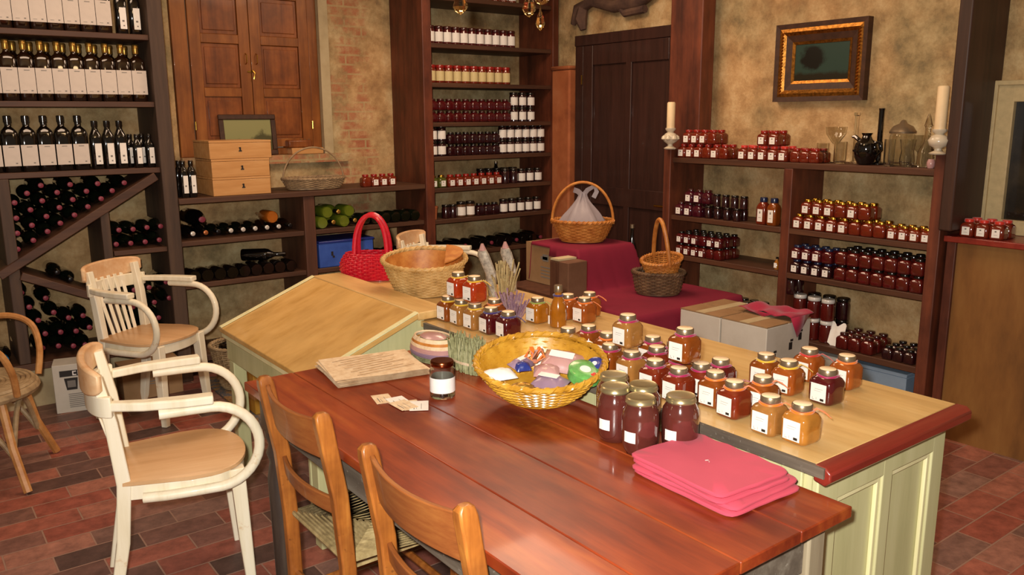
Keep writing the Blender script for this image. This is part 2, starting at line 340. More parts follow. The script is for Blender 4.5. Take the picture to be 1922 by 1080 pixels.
def link(name, me, parent=None, bevel=0):
    o = bpy.data.objects.new(name, me); COL.objects.link(o)
    if parent: o.parent = parent
    if bevel:
        b = o.modifiers.new('bevel', 'BEVEL'); b.width = bevel; b.segments = 2; b.limit_method = 'ANGLE'; b.angle_limit = math.radians(50)
    return o
def tag(o, label=None, cat=None, group=None, kind=None):
    if label:
        o['label'] = label
    if cat: o['category'] = cat
    if group: o['group'] = group
    if kind: o['kind'] = kind
    return o
def thing(name, label, cat, loc=(0, 0, 0), rz=0, group=None, scale=1):
    o = bpy.data.objects.new(name, None); COL.objects.link(o); o.location = loc; o.rotation_euler = (0, 0, rz)
    o.scale = (scale,) * 3 if not isinstance(scale, tuple) else scale; o.empty_display_size = 0.05
    return tag(o, label, cat, group)
def struct(o): o['kind'] = 'structure'; return o
ORD = ['first', 'second', 'third', 'fourth', 'fifth', 'sixth', 'seventh', 'eighth', 'ninth', 'tenth', 'eleventh', 'twelfth', 'thirteenth', 'fourteenth', 'fifteenth', 'sixteenth', 'seventeenth', 'eighteenth', 'nineteenth', 'twentieth']

# ------------------------------------------------------------------ room shell
struct(MB().box(-3.0, 4.7, -2.0, 6.0, -0.08, 0).build('floor', 'floor'))
struct(MB().box(-3.0, 4.7, -2.0, 6.0, 3.0, 3.08).build('ceiling', 'ceiling'))
YB = 5.78; XR = 4.52; YF = 5.35; XF = 4.2
# back wall with the shuttered window niche
NX0, NX1, NZ0 = 1.60, 2.70, 1.40
w = MB()
w.box(-3.0, NX0, YB, YB + 0.2, 0, 3.0); w.box(NX1, XR, YB, YB + 0.2, 0, 3.0); w.box(NX0, NX1, YB, YB + 0.2, 0, NZ0); w.box(NX0, NX1, YB, YB + 0.2, 2.95, 3.0)
struct(w.build('wall_back', 'wall_back'))
struct(MB().box(XR, XR + 0.15, -2.0, YB, 0, 3.0).build('wall_right', 'wall_side'))
win = thing('window_1', None, None, (0, 0, 0)); struct(win)
MB().box(NX1 - 0.07, NX1, YB - 0.012, YB + 0.11, NZ0, 2.95).build('window_reveal', 'reveal', win)
fr = MB(); yf = YB + 0.06
fr.box(NX0 + 0.02, NX0 + 0.12, yf - 0.03, yf + 0.03, NZ0 + 0.0, 2.9); fr.box(NX1 - 0.14, NX1 - 0.07, yf - 0.03, yf + 0.03, NZ0, 2.9); fr.box(NX0 + 0.02, NX1 - 0.07, yf - 0.03, yf + 0.03, 2.82, 2.93); fr.box(NX0 + 0.02, NX1 - 0.07, yf - 0.03, yf + 0.03, NZ0, NZ0 + 0.05)
fr.build('window_frame', 'shutter', win, bevel=0.004)
xm = 2.13
for (a, b_) in ((NX0 + 0.125, xm - 0.002), (xm + 0.002, NX1 - 0.145)):
    sh = MB(); z0, z1 = NZ0 + 0.055, 2.81; st = 0.075; y0, y1 = yf - 0.045, yf - 0.01
    sh.box(a, a + st, y0, y1, z0, z1); sh.box(b_ - st, b_, y0, y1, z0, z1)
    for zz in (z0, 1.80, 2.15, 2.46, z1 - 0.08): sh.box(a + st, b_ - st, y0, y1, zz, zz + 0.06)
    so = sh.build('shutter', 'shutter', win, bevel=0.003)
    for (p0, p1) in ((z0 + 0.06, 1.80), (1.86, 2.15), (2.21, 2.46), (2.52, z1 - 0.08)):
        pm = MB().box(a + st + 0.001, b_ - st - 0.001, y0 + 0.014, y1, p0, p1).box(a + st + 0.02, b_ - st - 0.02, y0 + 0.006, y0 + 0.015, p0 + 0.025, p1 - 0.025)
        pm.build('shutter_panel', 'shutterpanel', so, bevel=0.003)
    hx = a + 0.0 if a < xm - 0.1 else b_
    for hz in (1.58, 2.5): MB().lathe([(0.006, 0), (0.006, 0.055)], 8, (hx, y0 - 0.004, hz)).build('hinge', 'brass', so)
    kx = b_ - 0.035 if a < xm - 0.1 else a + 0.035
    MB().tube([(kx, y0, 2.02), (kx, y0 - 0.022, 2.03), (kx, y0 - 0.022, 2.08), (kx, y0, 2.09)], 0.004, 6).build('handle', 'brass', so)
k = MB(); k.tube([(xm, yf - 0.06, 1.98 + 0.0), (xm + 0.012, yf - 0.075, 1.96), (xm + 0.004, yf - 0.07, 1.92)], 0.006, 6); k.box(xm - 0.03, xm + 0.02, yf - 0.052, yf - 0.046, 1.965, 1.975); k.build('latch', 'brass', win)
MB().box(NX0 - 0.0, NX1 + 0.12, YB - 0.055, YB + 0.03, NZ0 - 0.06, NZ0).build('window_sill', plaster_mat('sill_brick', 'x', (2.2, 3.0)), win)
# door on the right wall (between the corner bookcase and the tall beam)
dr = thing('door_1', None, None); struct(dr)
f = MB(); f.box(XR - 0.05, XR, 5.0, 5.09, 0, 2.27); f.box(XR - 0.05, XR, 3.87, 4.0, 0, 2.27); f.box(XR - 0.06, XR, 3.87, 5.09, 2.19, 2.27)
f.build('door_frame', 'door', dr, bevel=0.004)
lf = MB(); lf.box(XR - 0.035, XR - 0.005, 4.0, 5.0, 0.01, 2.19); leaf = lf.build('door_leaf', 'door', dr)
g = MB()
for (a, b_) in ((4.0, 4.11), (4.89, 5.0), (4.47, 4.53)): g.box(XR - 0.052, XR - 0.035, a, b_, 0.01, 2.19)
for (a, b_) in ((0.01, 0.2), (0.98, 1.12), (2.04, 2.19)): g.box(XR - 0.052, XR - 0.035, 4.11, 4.89, a, b_)
g.build('door_rails', 'door', leaf, bevel=0.004)
MB().lathe([(0.006, 0), (0.006, 0.07)], 8, (XR - 0.062, 5.0, 1.9)).build('hinge', 'brass', leaf)
MB().tube([(XR - 0.052, 4.06, 1.02), (XR - 0.1, 4.06, 1.02), (XR - 0.1, 4.16, 1.02)], 0.009, 8).build('door_handle', 'brass', leaf)
# terracotta pilaster beside the door
o = MB(); o.box(XR - 0.085, XR, 5.12, 5.34, 0, 2.02); o.box(XR - 0.1, XR, 5.11, 5.345, 2.02, 2.05); struct(o.build('trim_1', 'terracotta', bevel=0.02))
# cream framed window to the far right, above the cabinet
w2 = thing('window_2', None, None); struct(w2)
f = MB(); ya, yb, za, zb = 0.95, 1.93, 1.06, 1.80
f.box(XR - 0.06, XR, yb - 0.09, yb, za, zb); f.box(XR - 0.06, XR, ya, ya + 0.09, za, zb); f.box(XR - 0.06, XR, ya, yb, zb - 0.09, zb); f.box(XR - 0.06, XR, ya, yb, za, za + 0.075)
f.box(XR - 0.075, XR, yb - 0.015, yb + 0.01, za, zb + 0.01); f.box(XR - 0.075, XR, ya, yb + 0.01, zb - 0.01, zb + 0.015)
f.build('window_frame', 'cream_frame', w2, bevel=0.004)
MB().box(XR - 0.03, XR - 0.02, ya + 0.08, yb - 0.08, za + 0.06, zb - 0.08).build('window_pane', 'darkpane', w2)

# ------------------------------------------------------------------ shelving, back wall
def shelf_unit(name, label, boards, uprights, mat_s, mat_u, cat='bookcase'):
    t = thing(name, label, cat)
    for b_ in boards: MB().box(*b_).build('shelf', mat_s, t, bevel=0.003)
    for u in uprights: MB().box(*u).build('upright', mat_u, t, bevel=0.004)
    return t
TH = 0.032
rack = thing('wine_rack', 'tall dark wooden wine rack with diagonal dividers against the left back wall', 'wine rack')
for z in (2.14, 1.755, 1.366): MB().box(0.0, 1.36, YF, YB, z - TH, z).build('shelf', 'shelf', rack, bevel=0.003)
MB().box(0.0, 1.36, YF, YB, 2.53, 2.56).build('shelf', 'shelf', rack, bevel=0.003)
MB().box(1.055, 1.36, YF, YB, 0.85, 0.88).build('shelf', 'shelf', rack, bevel=0.003)
MB().box(0.0, 1.36, YF - 0.01, YB, 0.235, 0.275).build('bottom_shelf', 'shelf', rack, bevel=0.003)
MB().box(1.36, 1.445, YF - 0.02, YB, 0, 3.0).build('upright', 'postgrey', rack, bevel=0.005)
MB().box(1.0, 1.05, YF, YB, 0.275, 1.14).build('upright', 'postgrey', rack, bevel=0.005)
MB().box(0.50, 0.56, YF, YB, 0.275, 1.334).build('upright', 'postgrey', rack, bevel=0.005)
MB().box(-0.06, 0.0, YF, YB, 0, 3.0).build('upright', 'postgrey', rack, bevel=0.005)
A = Vector((1.33, 0, 1.315)); B_ = Vector((0.455, 0, 0.80))
def diag(A, B_, th, nm):
    d = (B_ - A).normalized(); nrm = Vector((-d.z, 0, d.x)) * th / 2
    pts = [A + nrm, B_ + nrm, B_ - nrm, A - nrm]
    MB().prism([(p.x, YF - 0.015, p.z) for p in pts], (0, YB - YF, 0)).build(nm, 'shelf', rack, bevel=0.004)
diag(A, B_, 0.05, 'diagonal_divider'); diag(Vector((0.56, 0, 0.79)), Vector((1.0, 0, 0.585)), 0.045, 'diagonal_divider')
for zf in (0.0,): MB().box(0.0, 1.36, YF + 0.05, YF + 0.09, 0.0, 0.235).build('plinth', MT['whitebox'] if False else 'reveal', rack)

low = thing('long_bookcase', 'long low dark bookcase with bottles under the shuttered window', 'bookcase')
MB().box(1.445, 3.21, YF - 0.03, YB, 1.135, 1.17).build('top_board', 'shelf', low, bevel=0.004)
for z in (0.90, 0.627):
    MB().box(1.445, 2.26, YF, YB, z - TH, z).build('shelf', 'shelf', low, bevel=0.003)
    MB().box(2.34, 3.21, YF, YB, z - TH, z).build('shelf', 'shelf', low, bevel=0.003)
MB().box(1.445, 3.21, YF + 0.03, YB, 0.10, 0.14).build('bottom_shelf', 'shelf', low, bevel=0.003)
MB().box(2.26, 2.34, YF - 0.01, YB, 0, 1.135).build('upright', 'post', low, bevel=0.004)
MB().box(2.34, 2.40, YF + 0.02, YB, 0, 0.1).build('foot', 'post', low, bevel=0.004)

cor = thing('corner_bookcase', 'tall dark bookcase full of jars in the corner left of the door', 'bookcase')
MB().box(3.21, 3.285, YF - 0.04, YB, 0, 3.0).build('upright', 'postred', cor, bevel=0.005)
MB().box(4.44, 4.50, YF - 0.02, YB, 0, 3.0).build('upright', 'postred', cor, bevel=0.005)
CZ = [2.52, 2.185, 1.904, 1.618, 1.366, 1.13, 0.891, 0.627]
for z in CZ: MB().box(3.285, 4.44, YF, YB, z - TH, z).build('shelf', 'shelf', cor, bevel=0.003)

# ------------------------------------------------------------------ shelving, right wall
rs = thing('wall_bookcase', 'dark wooden bookcase of jars under the gilt framed painting', 'bookcase')
for z in (1.386, 0.355):
    MB().box(XF, XR, 2.06, 3.80, z - 0.035, z).build('shelf', 'shelfy', rs, bevel=0.003)
for z in (1.005, 0.742):
    MB().box(XF, XR, 2.06, 2.88, z - TH, z).build('shelf', 'shelfy', rs, bevel=0.003)
    MB().box(XF, XR, 2.94, 3.80, z - TH, z).build('shelf', 'shelfy', rs, bevel=0.003)
MB().box(XF, XR, 2.88, 2.94, 0.355, 1.351).build('upright', 'postred', rs, bevel=0.004)
MB().box(XF - 0.02, XR, 3.80, 3.86, 0, 1.44).build('upright', 'postred', rs, bevel=0.004)
MB().box(XF - 0.02, XR, 2.0, 2.06, 0, 1.46).build('upright', 'postred', rs, bevel=0.004)
tag(MB().box(4.33, 4.455, 3.70, 3.975, 1.387, 3.0).build('wooden_beam', 'postred', bevel=0.008), 'wide red-brown upright beam between the door and the gilt framed painting', 'beam')
tag(MB().box(XF - 0.06, XR, 1.93, 1.995, 1.09, 3.0).build('wooden_beam', 'beamdark', bevel=0.008), 'dark upright beam beside the cream framed window', 'beam')
cb = thing('counter_cabinet', 'brown plywood fronted cabinet below the cream framed window', 'cabinet')
MB().box(XF + 0.05, XR - 0.025, 0.2, 1.985, 0, 1.03).build('body', 'plywood', cb)
MB().box(XF + 0.0, XR - 0.025, 0.2, 1.99, 1.03, 1.06).build('worktop', 'redmould', cb, bevel=0.004)
MB().box(XF + 0.03, XF + 0.05, 1.94, 1.985, 0, 1.03).build('corner_strip', 'postred', cb, bevel=0.003)

# ------------------------------------------------------------------ island counter
ic = thing('counter', 'long cream-topped shop counter with pale green panelled end and red moulding', 'counter')
CX0, CX1, CY0, CY1 = 1.70, 2.33, 1.06, 3.95
MB().box(1.663, 2.345, 1.03, CY1, 0.825, 0.85).build('worktop', 'cream_top', ic, bevel=0.003)
b = MB(); b.prism([(1.655, 1.03, 0.812), (1.655, 1.03, 0.852), (1.655, 1.0, 0.852), (1.655, 0.985, 0.84), (1.655, 0.985, 0.82), (1.655, 1.0, 0.805)], (0.69, 0, 0)); b.build('end_moulding', 'redmould', ic, bevel=0.004)
MB().box(1.650, 1.663, 1.0, 2.78, 0.825, 0.851).build('edge_strip', 'apron', ic)
MB().box(CX0, CX1, CY0, CY1 - 0.04, 0.0, 0.825).build('body', 'green', ic)
p = MB()
for (a, b_) in ((CX0 - 0.0, CX0 + 0.09), (CX0 + 0.3, CX0 + 0.35), (CX1 - 0.07, CX1)): p.box(a, b_, CY0 - 0.018, CY0, 0, 0.825)
p.box(CX0, CX1, CY0 - 0.018, CY0, 0.72, 0.825); p.box(CX0, CX1, CY0 - 0.018, CY0, 0, 0.1)
p.build('end_frame', 'green', ic, bevel=0.004)
for (a, b_) in ((CX0 + 0.09, CX0 + 0.3), (CX0 + 0.35, CX1 - 0.07)):
    q = MB(); q.box(b_ - 0.016, b_, CY0 - 0.012, CY0, 0.1, 0.72); q.box(a, b_, CY0 - 0.012, CY0, 0.705, 0.72); q.box(a, a + 0.01, CY0 - 0.01, CY0, 0.1, 0.72)
    q.build('panel_moulding', 'greenlight', ic, bevel=0.003)
pp = MB()
for i in range(6): pp.box(CX0 - 0.012, CX0, CY0 + 0.02 + i * 0.34, CY0 + 0.08 + i * 0.34, 0, 0.825)
pp.build('front_stile', 'green', ic, bevel=0.003)

# slanted writing desk at the far end
dk = thing('slanted_desk', 'slant-topped cream and green desk at the far end of the counter', 'desk')
DY0, DY1, XL, XH, ZL, ZH = 2.80, 3.82, 1.17, 1.64, 0.70, 0.885
MB().prism([(XL, DY0, ZL), (XH, DY0, ZH), (XH, DY0, ZH - 0.022), (XL, DY0, ZL - 0.022)], (0, DY1 - DY0, 0)).build('slanted_top', 'cream_topx', dk, bevel=0.003)
MB().box(XH, 1.79, DY0, DY1, ZH - 0.028, ZH + 0.004).build('ledge', 'cream_top', dk, bevel=0.004)
for yy in (DY0 - 0.0, DY1 - 0.025): MB().prism([(XL, yy, ZL + 0.002), (XH, yy, ZH + 0.002), (XH, yy, ZH + 0.007), (XL, yy, ZL + 0.007)], (0, 0.025, 0)).build('edge_lip', 'greenlight', dk)
MB().prism([(XL + 0.02, DY0 + 0.02, ZL - 0.022), (XH, DY0 + 0.02, ZH - 0.028), (1.68, DY0 + 0.02, ZH - 0.028), (1.68, DY0 + 0.02, 0.55), (XL + 0.02, DY0 + 0.02, 0.55)], (0, DY1 - DY0 - 0.04, 0)).build('drawer_case', 'green', dk, bevel=0.003)
MB().box(XL + 0.005, XL + 0.02, DY0 + 0.01, DY1 - 0.01, ZL - 0.045, ZL - 0.022).build('front_moulding', 'greenlight', dk, bevel=0.003)
for (x, y) in ((1.22, 2.84), (1.22, 3.74), (1.64, 2.84), (1.64, 3.74)): MB().box(x - 0.03, x + 0.03, y - 0.02, y + 0.04, 0, 0.55).build('leg', 'green', dk, bevel=0.004)
MB().box(1.19, 1.66, 2.89, 2.905, 0.06, 0.55).build('side_panel', 'green', dk)

# ------------------------------------------------------------------ red-brown table
tb = thing('wooden_table', 'worn red-brown plank table with a grey distressed apron in front of the counter', 'table')
TY0, TY1, TX0, TX1 = 0.912, 2.631, 0.871, 1.632
p = MB(); xs = [TX0, 1.04, 1.24, 1.44, TX1]
for i in range(4): p.box(xs[i] + (0.0008 if i else 0), xs[i + 1] - 0.0008, TY0, TY1, 0.771, 0.80)
p.build('tabletop', 'table', tb, bevel=0.003)
MB().box(0.912, 0.932, 0.985, 2.57, 0.655, 0.771).build('apron', 'apron', tb, bevel=0.003)
MB().box(1.555, 1.575, 0.985, 2.57, 0.655, 0.771).build('apron', 'apron', tb, bevel=0.003)
MB().box(0.93, 1.56, 0.955, 0.975, 0.655, 0.771).build('apron', 'apron', tb, bevel=0.003)
MB().box(0.93, 1.56, 2.57, 2.59, 0.655, 0.771).build('apron', 'apron', tb, bevel=0.003)
def turned(x, y, m):
    q = MB().box(x - 0.035, x + 0.035, y - 0.035, y + 0.035, 0.64, 0.771)
    q.lathe([(0.02, 0), (0.028, 0.03), (0.02, 0.07), (0.03, 0.1), (0.033, 0.3), (0.036, 0.47), (0.026, 0.53), (0.036, 0.56), (0.026, 0.59), (0.036, 0.62), (0.036, 0.645)], 16, (x, y, 0))
    q.build('leg', m, tb)
turned(0.941, 2.56, 'darkleg'); turned(1.547, 2.56, 'darkleg'); turned(0.941, 0.988, 'darkleg')
MB().box(1.518, 1.58, 0.941, 1.003, 0, 0.771).build('leg', 'applegs', tb, bevel=0.006)

# ------------------------------------------------------------------ bentwood armchairs
def arc(c, r0, r1, a0, a1, n, z=0): return [(c[0] + r0 * math.cos(a0 + (a1 - a0) * i / n), c[1] + r1 * math.sin(a0 + (a1 - a0) * i / n), z) for i in range(n + 1)]
def armchair(label, loc, rz, sc=1):
    """faces local +X"""
    t = thing('bentwood_armchair', label, 'chair', loc, rz, 'white bentwood armchairs', sc)
    # seat: D shape
    out = [(-0.20, -0.19), (-0.20, 0.19)] + [(0.04 + 0.19 * math.cos(a), 0.225 * math.sin(a)) for a in [PI / 2 - PI * i / 16 for i in range(17)]]
    out = [(-0.19, -0.185), (-0.205, -0.12), (-0.205, 0.12), (-0.19, 0.185)] + [(0.02 + 0.205 * (abs(math.cos(a)) ** 0.6), 0.225 * math.sin(a)) for a in [PI / 2 - PI * i / 20 for i in range(21)]]
    MB().loft([[(x * k, y * k, z) for x, y in out] for k, z in ((0.97, 0.452), (1.0, 0.456), (1.0, 0.468), (0.97, 0.472))]).build('seat', 'seatwood', t)
    ap = [(x * 0.96, y * 0.96) for x, y in out]; inn = [(x * 0.86, y * 0.86) for x, y in out]
    m = MB(); m.loft([[(x, y, 0.40) for x, y in ap], [(x, y, 0.452) for x, y in ap]]); m.build('seat_frame', 'whitewood', t, bevel=0.003)
    for s in (-1, 1):
        MB().sweep([(0.175, s * 0.165, 0.45), (0.185, s * 0.175, 0.2), (0.195, s * 0.185, 0)], [0.05, 0.044, 0.034], [0.05, 0.044, 0.034], up=(0, 1, 0)).build('leg', 'whitewood', t, bevel=0.004)
        MB().sweep([(-0.255, s * 0.175, 0.0), (-0.205, s * 0.165, 0.25), (-0.185, s * 0.165, 0.46), (-0.205, s * 0.17, 0.68), (-0.232, s * 0.172, 0.84)], [0.034, 0.042, 0.045, 0.04, 0.03], 0.04, up=(0, 1, 0)).build('back_leg', 'whitewood', t, bevel=0.004)
        MB().sweep([(-0.20, s * 0.195, 0.742), (-0.10, s * 0.232, 0.742), (0.02, s * 0.25, 0.742), (0.11, s * 0.255, 0.742)], [0.035, 0.045, 0.055, 0.055], 0.03).build('armrest', 'whitewood', t, bevel=0.006)
        pth = [(-0.06, s * 0.25, 0.710), (0.04, s * 0.25, 0.711)]
        for i in range(17):
            a = PI / 2 - i / 16 * PI * 0.96
            pth.append((0.10 + 0.148 * math.cos(a), s * (0.25 + 0.010 * math.sin(i / 16 * PI) - 0.018 * i / 16), 0.563 + 0.148 * math.sin(a)))
        pth += [(0.02, s * 0.226, 0.414), (-0.06, s * 0.222, 0.414), (-0.13, s * 0.208, 0.414)]
        MB().tube(pth, 0.0175, 10).build('arm_loop', 'whitewood', t)
    hs = [(-0.195 - 0.075 * math.cos(a), 0.205 * math.sin(a), 0.742) for a in [-PI / 2 + PI * i / 16 for i in range(17)]]
    MB().sweep(hs, 0.024, 0.07).build('back_rail', 'whitewood', t, bevel=0.004)
    cr = [(-0.215 - 0.065 * math.cos(a), 0.215 * math.sin(a), 0.826) for a in [-PI / 2.1 + PI / 1.05 * i / 16 for i in range(17)]]
    MB().sweep(cr, 0.024, [0.05 + 0.055 * math.sin(PI * i / 16) ** 0.5 for i in range(17)]).build('crest_rail', 'crestwood', t, bevel=0.007)
    for i in range(5):
        y = -0.092 + 0.046 * i
        MB().sweep([(-0.185, y * 0.9, 0.46), (-0.225, y, 0.62), (-0.264, y * 1.05, 0.79)], 0.007, 0.024, up=(0, 1, 0)).build('slat', 'whitewood', t, bevel=0.002)
    return t
armchair('white bentwood armchair with bare wood seat, nearest on the brick floor', (0.735, 2.975, 0), math.radians(-12))
armchair('beige bentwood armchair with slatted back in front of the wine rack', (1.11, 4.85, 0), math.radians(-54))
armchair('pale bentwood armchair half hidden behind the wicker baskets and counter', (3.02, 4.80, 0), math.radians(-55))

# ------------------------------------------------------------------ rush-seated chairs
def ladderchair(label, loc, rz=0):
    t = thing('rush_chair', label, 'chair', loc, rz, 'rush-seated ladder-back chairs')
    hw = 0.205
    for s in (-1, 1):
        MB().sweep([(0.0, s * (hw - 0.01), 0.0), (-0.005, s * hw, 0.45), (-0.02, s * hw, 0.65), (-0.058, s * hw, 0.86), (-0.062, s * hw, 0.878), (-0.062, s * hw, 0.885)], [0.040, 0.044, 0.046, 0.046, 0.040, 0.022], [0.030, 0.032, 0.034, 0.034, 0.03, 0.018], up=(0, 1, 0)).build('back_post', 'chairwood', t, bevel=0.005)
        MB().sweep([(0.35, s * (hw + 0.02), 0.0), (0.35, s * (hw + 0.015), 0.45)], 0.034, 0.034, up=(0, 1, 0)).build('leg', 'chairwood', t, bevel=0.005)
        MB().tube([(0.0, s * hw, 0.2), (0.35, s * (hw + 0.015), 0.2)], 0.011, 8).build('stretcher', 'chairwood', t)
    MB().tube([(0.35, -hw - 0.015, 0.26), (0.35, hw + 0.015, 0.26)], 0.012, 8).build('stretcher', 'chairwood', t)
    MB().tube([(0.0, -hw, 0.26), (0.0, hw, 0.26)], 0.012, 8).build('stretcher', 'chairwood', t)
    def rail(z, h, x0, bow, lean):
        n = 12; L = []
        for i in range(n + 1):
            u = -1 + 2 * i / n; y = u * (hw - 0.012); x = x0 - bow * (1 - u * u)
            hh = h * (1 - 0.12 * (1 - u * u)) / 2
            L.append([(x - 0.007 + lean * hh, y, z - hh), (x + 0.007 + lean * hh, y, z - hh), (x + 0.007 - lean * hh, y, z + hh), (x - 0.007 - lean * hh, y, z + hh)])
        return MB().loft(L)
    rail(0.805, 0.115, -0.045, 0.035, 0.18).build('top_rail', 'railwood', t, bevel=0.003)
    rail(0.615, 0.05, -0.015, 0.03, 0.1).build('back_rail', 'railwood', t, bevel=0.003)
    m = MB(); N = 13
    for i in range(N):
        k = 1 - i / N; d = (1 - k)
        x0, x1 = 0.0 + 0.18 * d, 0.36 - 0.18 * d; yb_, yf_ = (hw - 0.01) * k, (hw + 0.02) * k; z = 0.455 - 0.012 * math.sin(d * PI / 2)
        m.tube([(x0, -yb_, z), (x1, -yf_, z), (x1, yf_, z), (x0, yb_, z)], 0.0085, 6, closed=True)
    m.box(0.02, 0.34, -hw + 0.02, hw - 0.02, 0.428, 0.436)
    m.build('rush_seat', 'rush', t)
    return t
ladderchair('honey-brown rush-seated chair at the far end of the table front', (0.877, 2.097, 0)).scale = (0.955, 0.955, 1.035)
ladderchair('honey-brown rush-seated chair in the foreground, cut off by the photo edge', (0.877, 1.447, 0), math.radians(1)).scale = (0.955, 0.955, 1.035)

# ------------------------------------------------------------------ baskets
def wov(m, fr, rows, stakes, h0, h1, th, mi=0, sub=2, close=True):
    """fr(u)->(rx, ry) half axes at height fraction u; strands woven alternately in and out of the stakes"""
    n = stakes * sub
    for r in range(rows):
        u = (r + 0.5) / rows; rx, ry = fr(u); z = h0 + (h1 - h0) * u
        pth = []
        for i in range(n):
            a = 2 * PI * i / n; off = th * 0.8 * math.cos(PI * (i / sub + r))
            pth.append(((rx + off) * math.cos(a), (ry + off) * math.sin(a), z))
        m.tube(pth, min(th, (h1 - h0) / rows * 0.56), 5, mi, closed=True)
    for i in range(stakes):
        a = 2 * PI * i / stakes
        m.tube([((fr(u)[0]) * math.cos(a), (fr(u)[1]) * math.sin(a), h0 + (h1 - h0) * u) for u in (0, 0.33, 0.66, 1)], th * 0.8, 5, mi)
def rimring(rx, ry, z, r, dz=lambda a: 0, twist=True):
    m = MB(); n = 48
    m.tube([(rx * math.cos(2 * PI * i / n), ry * math.sin(2 * PI * i / n), z + dz(2 * PI * i / n)) for i in range(n)], r, 8, closed=True)
    if twist:
        n = 144
        for ph in (0, PI):
            m.tube([((rx + r * math.cos(20 * a + ph)) * math.cos(a), (ry + r * math.cos(20 * a + ph)) * math.sin(a), z + dz(a) + r * math.sin(20 * a + ph)) for a in [2 * PI * i / n for i in range(n)]], r * 0.45, 5, closed=True)
    return m
def basket(name, label, loc, rz, a0, b0, a1, b1, h, rows, stakes, th, mat, rim=None, handle=None, foot=False, group=None, bulge=0.0, rimmat=None):
    t = thing(name, label, 'basket', loc, rz, group)
    fr = lambda u: (a0 + (a1 - a0) * (u ** 0.8) + bulge * math.sin(PI * u), b0 + (b1 - b0) * (u ** 0.8) + bulge * math.sin(PI * u))
    z0 = 0.012
    m = MB(); wov(m, fr, rows, stakes, z0, h, th)
    m.build('woven_side', mat, t)
    MB().lathe([(1, 0.002), (1, 0.012)], 32, (0, 0, 0), sx=a0, sy=b0).build('base', mat, t)
    rimring(a1 + bulge * 0, b1, h, rim or th * 1.4).build('rim', rimmat or mat, t)
    if foot: rimring(a0 * 0.96, b0 * 0.96, 0.012, th * 1.3).build('foot_ring', mat, t)
    if handle:
        hh, hr, ax = handle[:3]; sp = handle[3] if len(handle) > 3 else 1.0
        pts = []
        for i in range(25):
            a = PI * i / 24; c, s_ = math.cos(a), math.sin(a)
            q = (a1 if ax == 'x' else b1) * c * (1 + (sp - 1) * s_)
            pts.append((q, 0, h - 0.02 + hh * s_) if ax == 'x' else (0, q, h - 0.02 + hh * s_))
        hm = MB(); hm.tube(pts, hr, 8); n = 120
        hm.build('handle', rimmat or mat, t)
    return t
# golden oval basket on the table
gb = basket('wicker_basket', 'oval golden wicker basket of ribbons and sachets on the table', (0, 0, 0), 0, 0.124, 0.096, 0.192, 0.153, 0.107, 12, 34, 0.0048, 'wickergold', 0.008, None, True)
gb.location = (1.514, 1.872, 0.838); gb.rotation_euler = (math.radians(17), 0, math.radians(-39))
MB().lathe([(0.60, 0.012), (0.78, 0.05), (0.955, 0.100)], 36, sx=0.190, sy=0.151, cap=(False, False)).build('lining', 'wickergold', gb)
GM = gb.rotation_euler.to_matrix()
def rel(x, y, z): return tuple(Vector(gb.location) + GM @ Vector((x * 0.955, y * 0.955, (z - 0.80) * 0.88 + 0.016)))
def packet(name, label, cat, x, y, z, rz, lx, ly, h, mat, labelq=None, tilt=(0, 0)):
    lx *= 0.96; ly *= 0.96
    t = thing(name, label, cat, rel(x, y, z), rz, 'things in the golden basket'); t.rotation_euler = (tilt[0] + 0.3, tilt[1], rz)
    n = 10
    def fn(u, v):
        return ((u - .5) * lx, (v - .5) * ly, h * (math.sin(PI * u) ** 0.5) * (math.sin(PI * v) ** 0.5) + 0.002 * math.sin(17 * u) * math.sin(13 * v))
    m = MB(); m.grid(fn, n, n); m.grid(lambda u, v: ((u - .5) * lx, (.5 - v) * ly, -0.0005 - 0.3 * h * math.sin(PI * u) * math.sin(PI * v)), n, n)
    m.build('pouch', mat, t)
    if labelq: MB().box(-lx * .3, lx * .3, -ly * .14, ly * .14, h + 0.001, h + 0.003).build('paper_tag', 'paper', t)
    return t
packet('sachet', 'grey-mauve sachet with white label at the back of the golden basket', 'sachet', 0.07, 0.06, 0.855, math.radians(-55), 0.13, 0.10, 0.03, 'mauve', 1, (0.1, 0.1))
packet('sachet', 'lilac sachet with white label at the front of the golden basket', 'sachet', 0.03, -0.055, 0.855, math.radians(-70), 0.11, 0.075, 0.025, 'lilac', 1, (-0.1, 0))
packet('sachet', 'sachet with long white label left of the orange bow', 'sachet', -0.06, 0.055, 0.85, math.radians(20), 0.10, 0.05, 0.025, 'lilac', 1, (0.1, 0))
packet('sachet', 'pale rose sachet beside the orange bow in the basket', 'sachet', 0.02, 0.0, 0.862, math.radians(-40), 0.08, 0.06, 0.02, 'mauve', None)
packet('packet', 'small royal blue packet below the long white label', 'packet', -0.055, 0.02, 0.862, math.radians(-20), 0.05, 0.04, 0.02, 'bluepk')
packet('card_packet', 'white packet with black edging at the left of the basket', 'packet', -0.13, -0.02, 0.86, math.radians(-10), 0.11, 0.06, 0.018, 'white')
packet('sachet', 'golden foil sachet at the basket front rim', 'sachet', -0.055, -0.085, 0.855, math.radians(-35), 0.075, 0.035, 0.02, 'foilgold')
def roll(name, label, x, y, z, r, h, mat, tilt, rz=0):
    t = thing(name, label, 'ribbon', rel(x, y, z), rz, 'things in the golden basket'); t.rotation_euler = tilt
    MB().lathe([(r * .35, 0), (r * .9, 0), (r, h * .1), (r, h * .9), (r * .9, h), (r * .35, h), (r * .35, 0)], 24, cap=(False, False)).build('ribbon_coil', mat, t)
    MB().lathe([(r * .34, 0.001), (r * .34, h - 0.001)], 16).build('spool', 'paper', t)
    return t
